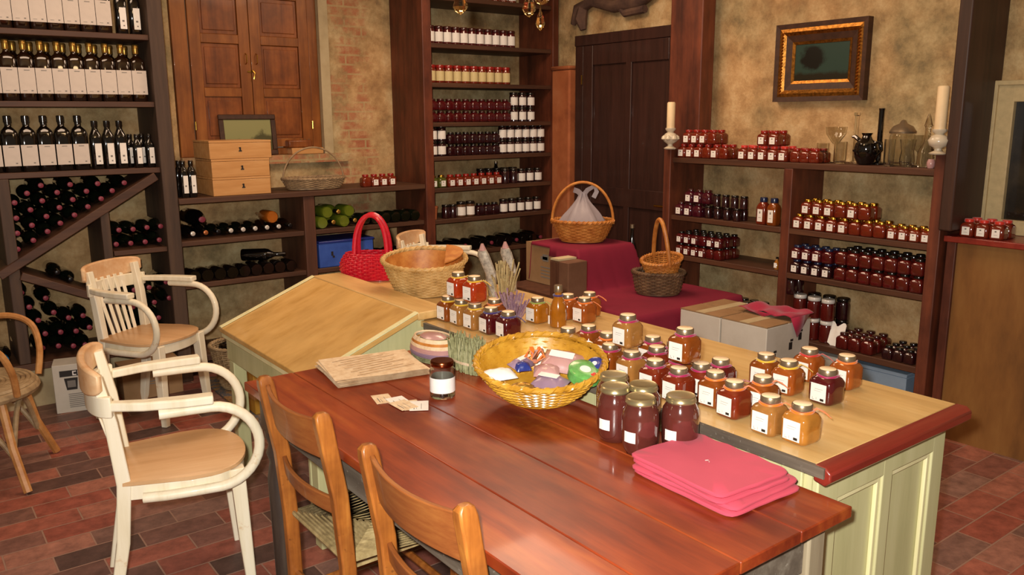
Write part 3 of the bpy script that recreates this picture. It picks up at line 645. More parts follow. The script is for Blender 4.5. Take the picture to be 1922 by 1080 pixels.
roll('ribbon_roll', 'shiny green ribbon roll at the right of the golden basket', 0.135, -0.02, 0.85, 0.05, 0.035, 'greenshine', (0.35, -0.1, 0))
roll('ribbon_roll', 'dark blue ribbon roll against the right basket wall', 0.175, 0.015, 0.868, 0.026, 0.02, 'bluepk', (0.2, -0.6, 0))
t = thing('ribbon_bow', 'bright orange ribbon bow in the middle of the golden basket', 'ribbon', rel(-0.015, 0.03, 0.875))
m = MB()
for a in (0, 1.3, 2.6, 3.9, 5.2):
    m.sweep([(0, 0, 0), (0.03 * math.cos(a), 0.03 * math.sin(a), 0.02), (0.02 * math.cos(a + .3), 0.02 * math.sin(a + .3), 0.045), (0, 0, 0.02)], 0.012, 0.002, up=(0.1, 0.2, 1))
m.build('bow_loops', 'rib_orange', t)
# dark and red lengths: small red packet
packet('packet', 'tiny red packet at the right rim of the basket', 'packet', 0.165, -0.045, 0.875, 0.3, 0.03, 0.025, 0.012, 'rib_red')

# straight-sided wicker baskets behind the desk
wb = basket('wicker_basket', 'large pale wicker basket with a flap lid beside the red bag', (1.955, 3.265, 0.870), math.radians(-35), 0.140, 0.112, 0.190, 0.155, 0.150, 18, 40, 0.0042, 'wickerlight', 0.009)
wb.rotation_euler = (math.radians(10), 0, math.radians(-35))
MB().lathe([(0.75, 0.02), (0.97, 0.145)], 36, sx=0.184, sy=0.148, cap=(False, False)).build('lining', 'wickerorange', wb)
lid = MB(); lid.loft([[(0.18 * math.cos(a), 0.15 * math.sin(a), 0.158 + 0.02 * math.cos(a) + dz) for a in [-1.0 + 2.0 * i / 18 for i in range(19)]] for dz in (0, 0.008)]); lid.build('flap_lid', 'wickerorange', wb, bevel=0.002)
rb = thing('woven_bag', 'bright red woven bag with tall arched handles behind the desk', 'bag', (1.935, 3.74, 0.852), math.radians(-40))
m = MB(); wov(m, lambda u: (0.125 + 0.060 * math.sin(PI * (0.12 + 0.62 * u)) - 0.04 * u, 0.07 + 0.035 * math.sin(PI * (0.12 + 0.62 * u)) - 0.02 * u), 14, 34, 0.006, 0.135, 0.005); m.build('woven_body', 'red_bag', rb)
MB().lathe([(1, 0.0), (1, 0.01)], 28, sx=0.135, sy=0.075).build('base', 'red_bag', rb)
for s in (-1, 1):
    MB().tube([(0.082 * math.cos(PI * i / 20), s * (0.05 - 0.025 * math.sin(PI * i / 20)), 0.12 + 0.205 * math.sin(PI * i / 20) ** 0.8) for i in range(21)], 0.0115, 8).build('handle', 'red_bag', rb)
# low round wicker basket with bottles by the bookcase
fb = basket('wicker_basket', 'round pale wicker basket with dark bottles on the floor by the bookcase', (1.66, 5.02, 0.013), 0, 0.13, 0.13, 0.185, 0.175, 0.27, 20, 32, 0.005, 'ratgrey', 0.009)
for i, (x, y, a) in enumerate(((1.60, 5.0, 0.5), (1.70, 5.06, -0.6))):
    q = thing('wrapped_bottle', ('dark bottle lying on the left of the floor basket', 'dark white-edged packet lying on the right of the floor basket')[i], 'bottle', (x, y, 0.285), a)
    MB().tube([(-0.08, 0, 0), (0.03, 0, 0.01), (0.06, 0, 0.012), (0.1, 0, 0.02)], [0.033, 0.033, 0.014, 0.012], 10).build('body', 'blackglass', q)
    MB().box(-0.07, 0.05, -0.034, -0.030, 0.0, 0.022).build('paper_edge', 'white', q)
MB  # (oval shop basket on the long shelf)
ob = basket('wicker_basket', 'shallow grey oval basket with thin hoop handle on the long shelf', tuple(aty(590, 352, 5.48))[:2] + (1.172,), 0, 0.19, 0.11, 0.225, 0.13, 0.075, 9, 36, 0.005, 'wickergrey', 0.008, (0.23, 0.006, 'x', 1.0))

# ------------------------------------------------------------------ table items
nw = thing('newspaper_stack', 'stack of cream wrapping papers on the far left of the table', 'papers', (0, 0, 0.8005))
c0 = (1.266, 2.482)
for i in range(7):
    rz = math.radians(-8 + random.uniform(-5, 5)); m = MB(); z = 0.0032 * i
    def fn(u, v, rz=rz, z=z, i=i):
        x, y = (u - .5) * 0.315, (v - .5) * 0.267; c, s = math.cos(rz), math.sin(rz)
        return (c0[0] + x * c - y * s + 0.004 * math.sin(i * 2.1), c0[1] + x * s + y * c, z + 0.0028 + 0.0010 * math.sin(9 * u + i) * math.cos(7 * v + i))
    m.grid(fn, 12, 12); m.grid(lambda u, v: (lambda p: (p[0], p[1], z))(fn(1 - u, v)), 12, 12)
    m.build('paper_sheet', 'newsprint', nw)
nwt = MB()
for i in range(9): nwt.box(1.165 + 0.02 * (i % 2), 1.38 - 0.03 * (i % 3), 2.39 + i * 0.024, 2.394 + i * 0.024, 0.0242, 0.0245)
nwt.build('faint_print', plain('faint_brown_print', '#a8875f', 0.8), nw)
# clear jar with white label
gj = thing('glass_jar', 'short clear glass jar with brown lid and white wrap label', 'jar', (1.313, 2.106, 0.8005))
gj.scale = (1.09, 1.09, 1.06)
MB().lathe([(0.034, 0), (0.036, 0.004), (0.036, 0.082), (0.030, 0.092), (0.030, 0.095), (0.028, 0.095), (0.033, 0.08), (0.033, 0.006)], 28).build('glass_body', 'clear', gj)
MB().lathe([(0.0365, 0.018), (0.0365, 0.062)], 28, cap=(False, False)).build('label', 'white', gj)
MB().lathe([(0.0325, 0.094), (0.0335, 0.097), (0.0335, 0.107), (0.031, 0.110)], 28).build('lid', 'coppercap', gj)
# business cards
for i, (x, y, a) in enumerate(((1.151, 2.196, -0.25), (1.179, 2.144, -0.1), (1.189, 2.091, -0.3), (1.205, 2.068, -0.55), (1.170, 2.101, 0.0))):
    q = thing('business_card', 'small cream business card, %s of the overlapping five on the table' % ('farthest', 'second farthest', 'middle', 'nearest', 'topmost')[i], 'card', (x, y, 0.8006 + i * 0.0006), a, 'business cards')
    MB().box(-0.028, 0.028, -0.0425, 0.0425, 0, 0.0005).build('card', 'paper' if i % 2 else 'newsprint', q)
    MB().box(-0.016, -0.013, -0.03, 0.012, 0.00052, 0.0006).box(-0.008, -0.0065, -0.03, 0.0, 0.00052, 0.0006).box(0.006, 0.0075, -0.03, 0.018, 0.00052, 0.0006).build('print', 'inkgrey', q)
# folded coral cloths
for i in range(4):
    q = thing('folded_cloth', 'folded coral pink cloth, %s of four stacked on the table' % ('lowest', 'second lowest', 'second highest', 'topmost')[i], 'cloth', (1.492 + 0.005 * (i % 2) - 0.003 * i, 1.186 + 0.006 * i, 0.8006 + i * 0.011), math.radians((-2, 2, -4, -3)[i]), 'folded coral cloths')
    sx, sy = (0.252, 0.312) if i < 2 else (0.240, 0.296)
    m = MB(); n = 24
    def fz(u, v, i=i): return 0.0105 + 0.0016 * math.sin(5 * u + 2 * i) * math.sin(4 * v + i) + (0.0015 * math.sin(22 * v) if i == 3 and u > .9 else 0)
    L = []
    base = []
    K = 4 * n
    def edge(kk, s):  # rounded square outline
        a = 2 * PI * (kk + .5) / K; c, q_ = math.cos(a), math.sin(a); k = (abs(c) ** 14 + abs(q_) ** 14) ** (-1 / 14)
        wob = 1 + 0.006 * math.sin(a * 5 + i) + 0.004 * math.sin(a * 11 + 2 * i)
        return (c * k * sx / 2 * s * wob, q_ * k * sy / 2 * s * wob)
    for s, zf in ((0.97, 0.0), (1.0, 0.35), (1.0, 0.7), (0.975, 1.0), (0.6, 1.0), (0.2, 1.0)):
        lp = []
        for kk in range(K):
            x, y = edge(kk, s); lp.append((x, y, (fz(x / sx + .5, y / sy + .5)) * zf if zf else 0.0))
        L.append(lp)
    m.loft(L); 
    for dz, ins in ((0.004, 0.0005), (0.0072, 0.0005)):
        pass
    m.build('cloth_fold', 'pinkcloth', q)
    if i == 3: MB().tube([(-0.003, 0.006, 0.0115), (0.002, 0.0, 0.013), (-0.002, -0.006, 0.0115)], 0.0016, 6).build('loose_thread', 'mauve', q)
# round striped woven bag and dried herbs against the counter
sb = thing('striped_basket', 'round coiled basket with red cream and lilac stripes behind the glass jar', 'basket', (1.514, 2.483, 0.8005))
for z0, z1, mt in ((0.0, 0.02, 'dryherb'), (0.02, 0.034, 'lilac'), (0.034, 0.05, 'mauve'), (0.05, 0.062, 'newsprint'), (0.062, 0.07, 'wickerorange'), (0.07, 0.082, 'newsprint')):
    m = MB(); k = 3
    for i in range(k):
        z = z0 + (z1 - z0) * (i + .5) / k; r = 0.098 * (1 - (z / 0.115) ** 2.6) ** 0.5 * (0.9 + 0.1 * min(1, z / 0.03))
        m.tube([((r * 0.72) * math.cos(a), (r * 1.15) * math.sin(a), z) for a in [2 * PI * j / 32 for j in range(32)]], 0.0042, 6, closed=True)
    m.build('stripe_coil', mt, sb)
MB().lathe([(0.052, 0.08), (0.04, 0.088), (0.015, 0.092)], 20, sx=0.8, sy=1.2, cap=(False, True)).build('domed_top', 'mauve', sb)
MB().lathe([(0.05, 0.0), (0.05, 0.08)], 20, sx=0.8, sy=1.3).build('core', 'dryherb', sb)
hb = thing('herb_bundle', 'upright bundle of grey-green dried herbs between striped basket and golden basket', 'dried herbs', (1.528, 2.292, 0.8005))
random.seed(3)
m = MB()
for i in range(150):
    a = random.uniform(0, 2 * PI); r = 0.045 * math.sqrt(random.random()); x, y = r * math.cos(a) * 0.85, r * math.sin(a) * 2.0
    h = random.uniform(0.08, 0.125)
    m.tube([(x, y, 0), (x * 1.05 + random.uniform(-.006, .006), y * 1.05, h * .6), (x * 1.1 + random.uniform(-.01, .01), y * 1.08 + random.uniform(-.01, .01), h)], [0.0035, 0.005, 0.0025], 4)
m.build('stems', 'dryherb', hb)
MB().lathe([(0.042, 0.03), (0.044, 0.04)], 20, sx=0.95, sy=2.1, cap=(False, False)).build('tie_band', 'newsprint', hb)

# ------------------------------------------------------------------ jars
CACHE = {}
def cm(key, fn):
    if key not in CACHE: CACHE[key] = fn()
    return CACHE[key]
def sqbody(mat): return cm(('sb', mat), lambda: MB().sq([(0.032, 0, 5), (0.0365, 0.004, 6), (0.0385, 0.012, 7), (0.0385, 0.064, 7), (0.035, 0.074, 4), (0.0255, 0.082, 2.2), (0.023, 0.084, 2), (0.023, 0.09, 2)], 32).mesh('glass_body', mat, angle=55))
def lidm(mat, top): return cm(('lid', mat, top), lambda: MB().lathe([(0.0245, 0.084), (0.0262, 0.086), (0.0262, 0.098), (0.0245, 0.101)], 24, m=0).lathe([(0.0235, 0.1008), (0.0225, 0.1016)], 24, m=1).mesh('lid', [mat, top]))
def labm():
    return cm('lab', lambda: MB().box(-0.0396, -0.0386, -0.025, 0.025, 0.010, 0.062).box(-0.0399, -0.0395, -0.019, -0.007, 0.013, 0.020, 1).box(-0.0399, -0.0395, 0.0115, 0.018, 0.0135, 0.0145, 2).box(-0.0399, -0.0395, 0.0175, 0.0182, 0.0135, 0.021, 2).box(-0.0399, -0.0395, 0.005, 0.0057, 0.0135, 0.021, 2).box(-0.0399, -0.0395, -0.014, 0.012, 0.046, 0.0468, 2).box(-0.0399, -0.0395, -0.010, 0.014, 0.040, 0.0406, 2).mesh('label', ['paper', 'ink', 'inkgrey'], False))
def ribm(mat, seed):
    def f():
        random.seed(seed); m = MB(); m.tube([(0.0268 * math.cos(a), 0.0268 * math.sin(a), 0.081 + 0.0012 * math.sin(3 * a)) for a in [2 * PI * i / 24 for i in range(24)]], 0.0042, 6, closed=True)
        a = -0.9 + random.uniform(-.3, .3)
        for da in ((-0.25, 0.25) if seed == 0 else (0.1,) if seed == 1 else ()):
            d = Vector((math.cos(a + da), math.sin(a + da), 0)); P0 = Vector((0.027 * math.cos(a), 0.027 * math.sin(a), 0.082))
            m.sweep([P0, P0 + d * 0.012 + Vector((0, 0, 0.005)), P0 + d * 0.03 + Vector((0, 0, -0.004)), P0 + d * 0.045 + Vector((0, 0, -0.016))], 0.006, 0.0012)
        m.tube([Vector((0.03 * math.cos(a), 0.03 * math.sin(a), 0.082)) + Vector((0.004 * math.cos(k), 0.004 * math.sin(k), 0)) for k in (0, 2, 4)], 0.003, 5, closed=True)
        return m.mesh('ribbon', mat)
    return cm(('rib', mat, seed), f)
def counter_jar(label, x, y, z, body, rib, lid=('silverlid', 'lidtop'), rz=0, sc=1, lab=True, tall=1.0, group='square jars on the counter'):
    t = thing('square_jar', label, 'jar', (x, y, z), rz, group, (sc, sc, sc * tall))
    link('glass_body', sqbody(body), t); link('lid', lidm(*lid), t)
    if lab: link('label', labm(), t)
    if rib: link('ribbon', ribm(rib, random.randint(0, 3)), t)
    return t
Z0 = 0.8505; Z1 = 0.8505 + 0.102
W_ = 'rib_orange'
CJ = [
 # (label, x, y, z, body, ribbon)
 ('square amber jar, left of the pair at the counter front edge', 1.800, 1.444, Z0, 'amber', W_),
 ('square dark red-brown jar with gold neck ribbon at the counter front edge', 1.773, 1.356, Z0, 'jambrown', W_),
 ('square amber jar just behind the front dark red-brown jar', 1.868, 1.335, Z0, 'amber', W_),
 ('square pale honey jar left of the nearest jar with trailing ribbon', 1.747, 1.222, Z0, 'palehoney', W_),
 ('square honey jar nearest the counter corner with trailing orange ribbon', 1.760, 1.138, Z0, 'honey', W_),
 ('square amber jar at the back left of the right-hand group', 2.06, 1.465, Z0, 'amber', 'rib_yellow'),
 ('square orange jar with large label in the right-hand group', 2.055, 1.383, Z0, 'honeyorange', 'rib_yellow'),
 ('square honey jar with red ribbon standing behind the right-hand group', 2.215, 1.42, Z0, 'honeyorange', 'rib_red'),
 ('square dark red jar with pink ribbon in the right-hand group', 2.068, 1.264, Z0, 'darkred', 'rib_pink'),
 ('square orange honey jar farthest right on the counter', 2.235, 1.307, Z0, 'honeyorange', W_),
 ('square brown jar stacked on top beside the middle group', 1.800, 1.560, Z1, 'amber', 'rib_pink'),
 ('square amber jar stacked on top behind the golden basket', 1.790, 1.782, Z1, 'palehoney', 'rib_pink'),
 ('square jar with pink ribbon under the stacked amber jar, far one', 1.768, 1.835, Z0, 'amber', 'rib_pink'),
 ('square jar with pink ribbon under the stacked amber jar, near one', 1.762, 1.735, Z0, 'palehoney', 'rib_pink'),
 ('square jar with purple ribbon right of the stacked amber jar', 1.862, 1.725, Z0, 'jambrown', 'rib_pink'),
 ('square jar with pink ribbon at the back of the middle group', 1.945, 1.725, Z0, 'plum', 'rib_pink'),
 ('square brown-lidded jar farthest back in the middle group', 1.942, 1.818, Z0, 'amber', 'rib_pink'),
 ('square brown jar with pink ribbon behind the round jars', 1.752, 1.628, Z0, 'jambrown', 'rib_pink'),
 ('square brown jar with magenta ribbon nearest behind the round jars', 1.748, 1.532, Z0, 'jambrown', 'rib_pink'),
 ('square jar with magenta ribbon under the stacked brown jar, left one', 1.836, 1.612, Z0, 'amber', 'rib_pink'),
 ('square jar with magenta ribbon under the stacked brown jar, right one', 1.832, 1.522, Z0, 'jambrown', 'rib_pink'),
 ('square jar with trailing magenta ribbon right of the stacked brown jar', 1.912, 1.516, Z0, 'jamdeep', 'rib_pink'),
 ('square jar half hidden behind the rim of the golden basket', 1.876, 2.055, Z0, 'amber', 'rib_pink'),
 ('square jar with orange ribbon behind the right rim of the golden basket', 1.861, 1.945, Z0, 'amber', W_),
 ('square brown-lidded jar behind the middle rim of the golden basket', 1.800, 2.075, Z0, 'palehoney', None),
 ('square orange jar stacked on top at the left end, left one', 1.778, 2.715, Z1, 'jamorange', 'rib_yellow'),
 ('square orange-red jar stacked on top at the left end, right one', 1.780, 2.605, Z1, 'jamorange', 'rib_yellow'),
 ('square jar at the far left end of the counter, bottom row', 1.758, 2.762, Z0, 'amber', 'rib_yellow'),
 ('square jar second in the bottom row under the stacked orange jars', 1.762, 2.672, Z0, 'palehoney', 'rib_yellow'),
 ('square jar third in the bottom row under the stacked orange jars', 1.765, 2.582, Z0, 'palehoney', 'rib_yellow'),
 ('square jar with orange ribbon just behind the blue ribboned jars', 1.870, 2.600, Z0, 'amber', W_),
 ('square dark jar with purple ribbon, rear of the two on the counter', 1.775, 2.490, Z0, 'darkred', 'rib_purple'),
 ('square dark red jar with purple ribbon, front of the two on the counter', 1.785, 2.395, Z0, 'darkred', 'rib_purple'),
 ('square amber jar with green ribbon left of the oil bottle', 2.020, 2.515, Z0, 'oil', 'rib_green'),
 ('square orange jar directly right of the oil bottle', 2.157, 2.489, Z0, 'honeyorange', W_),
 ('square orange jar with white label right of the oil bottle', 2.165, 2.398, Z0, 'honeyorange', W_),
 ('square orange jar with big ribbon bow at the counter back edge', 2.250, 2.462, Z0, 'honeyorange', W_),
]
for i, (lb, x, y, z, body, rib) in enumerate(CJ):
    random.seed(i)
    counter_jar(lb, x, y, z, body, rib, rz=math.radians(random.uniform(-4, 4)), sc=0.98)
# oil bottle on counter
ob_ = thing('oil_bottle', 'amber oil bottle with silver cap and purple ribbon among the counter jars', 'bottle', (2.035, 2.405, 0.8505))
MB().lathe([(0.028, 0), (0.032, 0.004), (0.033, 0.05), (0.030, 0.085), (0.018, 0.115), (0.0135, 0.13), (0.0135, 0.148)], 20).build('glass_body', 'oil', ob_)
MB().lathe([(0.0165, 0.138), (0.017, 0.14), (0.017, 0.162), (0.015, 0.165)], 16).build('cap', 'silverlid', ob_)
MB().tube([(0.018 * math.cos(a), 0.018 * math.sin(a), 0.125) for a in [2 * PI * i / 16 for i in range(16)]], 0.004, 6, closed=True).build('ribbon', 'rib_purple', ob_)
MB().box(-0.034, -0.0325, 0.012, 0.02, 0.012, 0.045).build('paper_tag', 'paper', ob_)
# ribbon bits
q = thing('ribbon_curl', 'curled magenta ribbon lying between the jar groups on the counter', 'ribbon', (1.97, 1.50, 0.8505))
m = MB()
for s in range(4): m.sweep([(0.03 * s - .04 + 0.012 * math.cos(a), 0.012 * math.sin(a) * 1.2, 0.008 + 0.006 * math.sin(a * .5)) for a in [i * 0.6 for i in range(11)]], 0.007, 0.001, up=(0.2, 0.1, 1))
m.build('curl', 'rib_pink', q)
# big round jars on the table
for i, (x, y) in enumerate(((1.560, 1.605), (1.548, 1.497), (1.640, 1.628), (1.642, 1.545), (1.640, 1.450))):
    nm = ('leftmost', 'nearest front', 'rearmost', 'middle back', 'rightmost')[i]
    x, y = ((1.487, 1.522), (1.476, 1.417), (1.555, 1.597), (1.556, 1.486), (1.566, 1.362))[i]
    q = thing('round_jar', 'big round jar of dark preserve with pewter lid, %s of the five' % nm, 'jar', (x, y, 0.8005), math.radians(14), 'big round jars on the table')
    q.scale = (1.10, 1.10, 1.10)
    link('glass_body', cm('rj', lambda: MB().lathe([(0.030, 0), (0.036, 0.004), (0.041, 0.02), (0.0435, 0.045), (0.0440, 0.085), (0.0415, 0.106), (0.034, 0.118), (0.032, 0.124)], 32).mesh('glass_body', 'roundjam')), q)
    link('lid', cm('rl', lambda: MB().lathe([(0.0345, 0.122), (0.036, 0.124), (0.036, 0.127), (0.0345, 0.129), (0.0345, 0.135), (0.032, 0.1375), (0.029, 0.1365), (0.01, 0.1365)], 32).mesh('lid', 'brasslid')), q)
    link('label', cm('rb', lambda: MB().loft([[(0.0442 * math.cos(a), 0.0442 * math.sin(a), z) for a in [PI * 0.985 + 0.11 * PI * (j - 3) / 3 for j in range(7)]] for z in (0.036, 0.062)], closed=False, cap=(False, False)).mesh('label', 'white')), q)

# ------------------------------------------------------------------ standing bottles in the rack
def std_bottle(label, x, y, z, kind, group, rz=0):
    t = thing('oil_bottle' if kind != 'small' else 'slim_bottle', label, 'bottle', (x, y, z), rz, group)
    if kind == 'wide':      # square marasca bottle with wide cream label
        link('glass_body', cm('bw', lambda: MB().sq([(0.037, 0, 6), (0.0408, 0.005, 7), (0.0408, 0.225, 7), (0.036, 0.243, 4), (0.018, 0.262, 2), (0.0145, 0.27, 2), (0.0145, 0.29, 2)], 28).mesh('glass_body', 'brownglass', angle=60)), t)
        link('cap', cm('cw', lambda: MB().lathe([(0.016, 0.277), (0.017, 0.28), (0.017, 0.308), (0.019, 0.31), (0.019, 0.325), (0.016, 0.33)], 14).mesh('cap', 'foilgold')), t)
        link('label', cm('lw', lambda: MB().box(-0.0402, 0.0402, -0.0425, -0.0410, 0.042, 0.180).box(-0.012, 0.016, -0.0430, -0.0424, 0.165, 0.169, 1).box(0.014, 0.024, -0.0430, -0.0424, 0.054, 0.060, 1).box(-0.026, -0.006, -0.0430, -0.0424, 0.055, 0.057, 1).mesh('label', ['papercream', 'inkgrey'], False)), t)
    elif kind == 'dark':
        link('glass_body', cm('bd', lambda: MB().sq([(0.037, 0, 6), (0.041, 0.005, 7), (0.041, 0.21, 7), (0.036, 0.23, 4), (0.02, 0.248, 2), (0.0155, 0.255, 2), (0.0155, 0.275, 2)], 28).mesh('glass_body', 'blackglass', angle=60)), t)
        link('cap', cm('cd', lambda: MB().lathe([(0.0165, 0.26), (0.0165, 0.272), (0.020, 0.274), (0.020, 0.308), (0.016, 0.311)], 14).mesh('cap', 'blacklid')), t)
        link('label', cm('ld', lambda: MB().box(-0.0402, 0.0402, -0.0427, -0.0412, 0.035, 0.150).box(-0.012, 0.016, -0.0432, -0.0426, 0.137, 0.141, 1).box(0.014, 0.024, -0.0432, -0.0426, 0.047, 0.053, 1).mesh('label', ['papercream', 'inkgrey'], False)), t)
    elif kind == 'slimlabel':
        link('glass_body', cm('bs', lambda: MB().sq([(0.028, 0, 6), (0.031, 0.005, 7), (0.031, 0.18, 7), (0.028, 0.2, 4), (0.018, 0.225, 2), (0.0145, 0.235, 2), (0.0145, 0.255, 2)], 28).mesh('glass_body', 'blackglass', angle=60)), t)
        link('cap', cm('cs', lambda: MB().lathe([(0.0155, 0.245), (0.017, 0.25), (0.017, 0.278), (0.015, 0.28)], 14).mesh('cap', 'blacklid')), t)
        link('label', cm('ls', lambda: MB().box(-0.012, 0.024, -0.0325, -0.0313, 0.03, 0.15).box(0.0, 0.012, -0.0329, -0.0324, 0.07, 0.08, 1).box(0.004, 0.012, -0.0329, -0.0324, 0.045, 0.052, 1).mesh('label', ['paper', 'inkgrey'], False)), t)
    elif kind == 'small':
        link('glass_body', cm('b4', lambda: MB().sq([(0.021, 0, 6), (0.024, 0.004, 7), (0.024, 0.135, 7), (0.021, 0.15, 4), (0.014, 0.165, 2), (0.0125, 0.17, 2), (0.0125, 0.18, 2)], 24).mesh('glass_body', 'blackglass', angle=60)), t)
        link('cap', cm('c4', lambda: MB().lathe([(0.013, 0.172), (0.0145, 0.175), (0.0145, 0.198), (0.013, 0.2)], 14).mesh('cap', 'blacklid')), t)
        link('label', cm('l4', lambda: MB().box(-0.008, 0.02, -0.0252, -0.0242, 0.025, 0.12).box(0.0, 0.01, -0.0256, -0.0251, 0.06, 0.068, 1).mesh('label', ['paper', 'inkgrey'], False)), t)
    return t
YS = YF + 0.075
for i in range(16):
    x = 0.045 + 0.0835 * i
    if x > 1.33: break
    std_bottle('gold-capped oil bottle with cream label, %s from the left on the second shelf' % ORD[i], x, YS, 1.755, 'wide', 'gold-capped oil bottles')
for i in range(15):
    x = 0.09 + 0.0835 * i
    if x > 1.31: break
    t = std_bottle('gold-capped oil bottle in the rear row of the second shelf, %s from left' % ORD[i], x, YS + 0.1, 1.755, 'wide', 'rear oil bottles')
for i in range(14):
    x = 0.05 + 0.0835 * i
    std_bottle('oil bottle with cream label, %s from the left on the top rack shelf' % ORD[i], x, YS, 2.14, 'wide', 'top shelf oil bottles')
for i, x in enumerate((1.235, 1.310)):
    std_bottle('dark bottle with narrow white label, %s at right of the top rack shelf' % ('left one', 'right one')[i], x, YS, 2.14, 'slimlabel', 'narrow labelled bottles')
for i in range(11):
    x = 0.07 + 0.0875 * i
    std_bottle('dark square bottle with cream label, %s from the left on the third shelf' % ORD[i], x, YS, 1.366, 'dark', 'dark square bottles')
for i in range(3):
    std_bottle('black bottle with narrow white label, %s of three on the third rack shelf' % ('left', 'middle', 'right')[i], 1.03 + 0.067 * i, YS - 0.01, 1.366, 'slimlabel', 'narrow labelled bottles')
for i, (x, y) in enumerate(((1.232, 0.05), (1.302, 0.05), (1.21, 0.13), (1.28, 0.13))):
    std_bottle('small black bottle at the right end of the third rack shelf, %s' % ('front left', 'front right', 'rear left', 'rear right')[i], x + .02, YF + y, 1.366, 'small', 'small black bottles')
for i, (px, dy) in enumerate(((343, 0.0), (358, 0.0), (335, 0.06))):
    p_ = aty(px + 4, 366, YF + 0.04 + dy)
    std_bottle('slim dark bottle with white label left of the pine boxes, %s' % ('left one', 'right one', 'rear one')[i], max(p_.x, 1.475), YF + 0.04 + dy, 1.17, 'small', 'slim bottles by the pine boxes').scale = (1, 1, 1.15)

# ------------------------------------------------------------------ lying wine bottles
def wine_mesh(gl): return cm(('wine', gl), lambda: MB().loft([[(r * math.cos(2 * PI * i / 18), y, r * math.sin(2 * PI * i / 18)) for i in range(18)][::-1] for r, y in ((0.012, 0.0), (0.0130, 0.02), (0.0130, 0.075), (0.02, 0.09), (0.036, 0.115), (0.0405, 0.135), (0.0405, 0.285), (0.036, 0.292))]).mesh('bottle_glass', gl))
def foil_mesh(fm): return cm(('foil', fm), lambda: MB().loft([[(r * math.cos(2 * PI * i / 14), y, r * math.sin(2 * PI * i / 14)) for i in range(14)][::-1] for r, y in ((0.011, -0.002), (0.0145, 0.0), (0.0145, 0.012))]).loft([[(r * math.cos(2 * PI * i / 14), y, r * math.sin(2 * PI * i / 14)) for i in range(14)][::-1] for r, y in ((0.0142, 0.010), (0.0142, 0.07))], 1).mesh('foil_capsule', [fm, 'foilblack']))
def base_mesh(gl): return wine_mesh(gl)
NB = [0]
def wine(label, x, y, z, group, gl='greenglass', fm='foilred', flip=False, rz=0):
    t = thing('wine_bottle', label, 'bottle', (x, y, z), rz, group)
    link('bottle_glass', wine_mesh(gl), t)
    if not flip: link('foil_capsule', foil_mesh(fm), t)
    else: t.rotation_euler = (0, 0, PI + rz); t.location.y = y + 0.292
    return t
def px2(lst, sc, ox, oy): return [(ox + x / sc, oy + y / sc) for x, y in lst]
tri = px2([(230,145),(395,140),(550,135),(700,130),(152,190),(322,185),(487,178),(632,175),(82,243),(238,232),(410,225),(570,220),(172,283),(335,270),(495,265),(92,330),(262,320),(420,312),(180,370),(340,358),(98,415),(268,405),(188,455),(100,505)], 3, 0, 300)
rows = {}
def place_stack(pts, where, group, yy=YF + 0.03, **kw):
    W3 = [aty(px, py, yy) for px, py in pts]
    rws = []
    for p in sorted(W3, key=lambda q: -q.z):
        for r in rws:
            if abs(r[0].z - p.z) < 0.022: r.append(p); break
        else: rws.append([p])
    for ri, r in enumerate(rws):
        for ci, p in enumerate(sorted(r, key=lambda q: q.x)):
            wine('wine bottle with pink foil cap, row %s from top, %s from left, %s' % (['one','two','three','four','five','six','seven','eight','nine','ten','eleven','twelve','thirteen','fourteen','fifteen'][ri], ORD[ci], where), p.x, yy, p.z, group, rz=math.radians(random.uniform(-2, 2)), **kw)
place_stack(tri, 'above the diagonal', 'bottles above the diagonal divider')
cub = px2([(670,400),(750,395),(828,385),(905,378),(655,480),(737,474),(818,466),(898,455)], 3, 0, 300)
place_stack([(x, y - 1) for x, y in cub], 'small cubby', 'bottles in the small cubby')
lower = [(40,550),(86,560),(55,577),(101,587),(129,597),(72,602),(43,607),(114,624),(85,627),(143,622),(138,650),(110,650),(80,654),(50,652),(156,593),(160,648),(168,615)]
place_stack(lower, 'lower left bin', 'bottles in the lower left bin')
lowr = [(249,577),(290,568),(318,560),(268,600),(298,597),(320,590),(248,628),(280,628),(310,624),(262,655),(292,653),(320,650),(240,600),(232,652),(280,540),(312,530),(252,545)]
place_stack([p for p in lowr if p not in ((240, 600), (320, 590))], 'lower right bin', 'bottles in the lower right bin')
for i, (px, py) in enumerate(((108, 512), (133, 525))):
    p = aty(px, py, YF + 0.1); wine('dark wine bottle resting on the descending divider, %s one' % ('upper', 'lower')[i], p.x, YF + 0.1, p.z, 'bottles on the descending divider', fm='foilblack')
# middle bay rows
zc = 0.90 + 0.0415
for i, (px, fmm, gl) in enumerate(((372, 'foilwhite', 'blackglass'), (400, 'foilorange', 'blackglass'), (418, 'foilblack', 'greenglass'), (442, 'foilwhite', 'greenglass'), (467, 'foilwhite', 'greenglass'), (494, 'foilwhite', 'greenglass'), (518, 'foilwhite', 'brownglass'), (535, 'foilwhite', 'brownglass'), (561, 'foilblack', 'brownglass'))):
    x = 1.53 + 0.0805 * i
    if x > 2.22: break
    wine('lying wine bottle, %s from the left on the upper bay shelf' % ORD[i], x, YF + 0.03, zc, 'bottles on the upper bay shelf', gl, fmm)
wine('large black bottle with pink foil on top of the upper bay row', 1.60, YF + 0.05, zc + 0.083, 'bottles on the upper bay shelf', 'blackglass', 'foilred').scale = (1.45, 1.1, 1.3)
wine('amber glass bottle lying on top of the upper bay row', 2.05, YF + 0.02, zc + 0.067, 'bottles on the upper bay shelf', 'amberglass', 'foilorange', True)
zc = 0.627 + 0.0415
for i in range(9): wine('dark bottle lying butt outwards, %s from left on the lower bay shelf' % ORD[i], 1.515 + 0.0805 * i, YF + 0.01, zc, 'bottles on the lower bay shelf', 'blackglass', 'foilred', True)
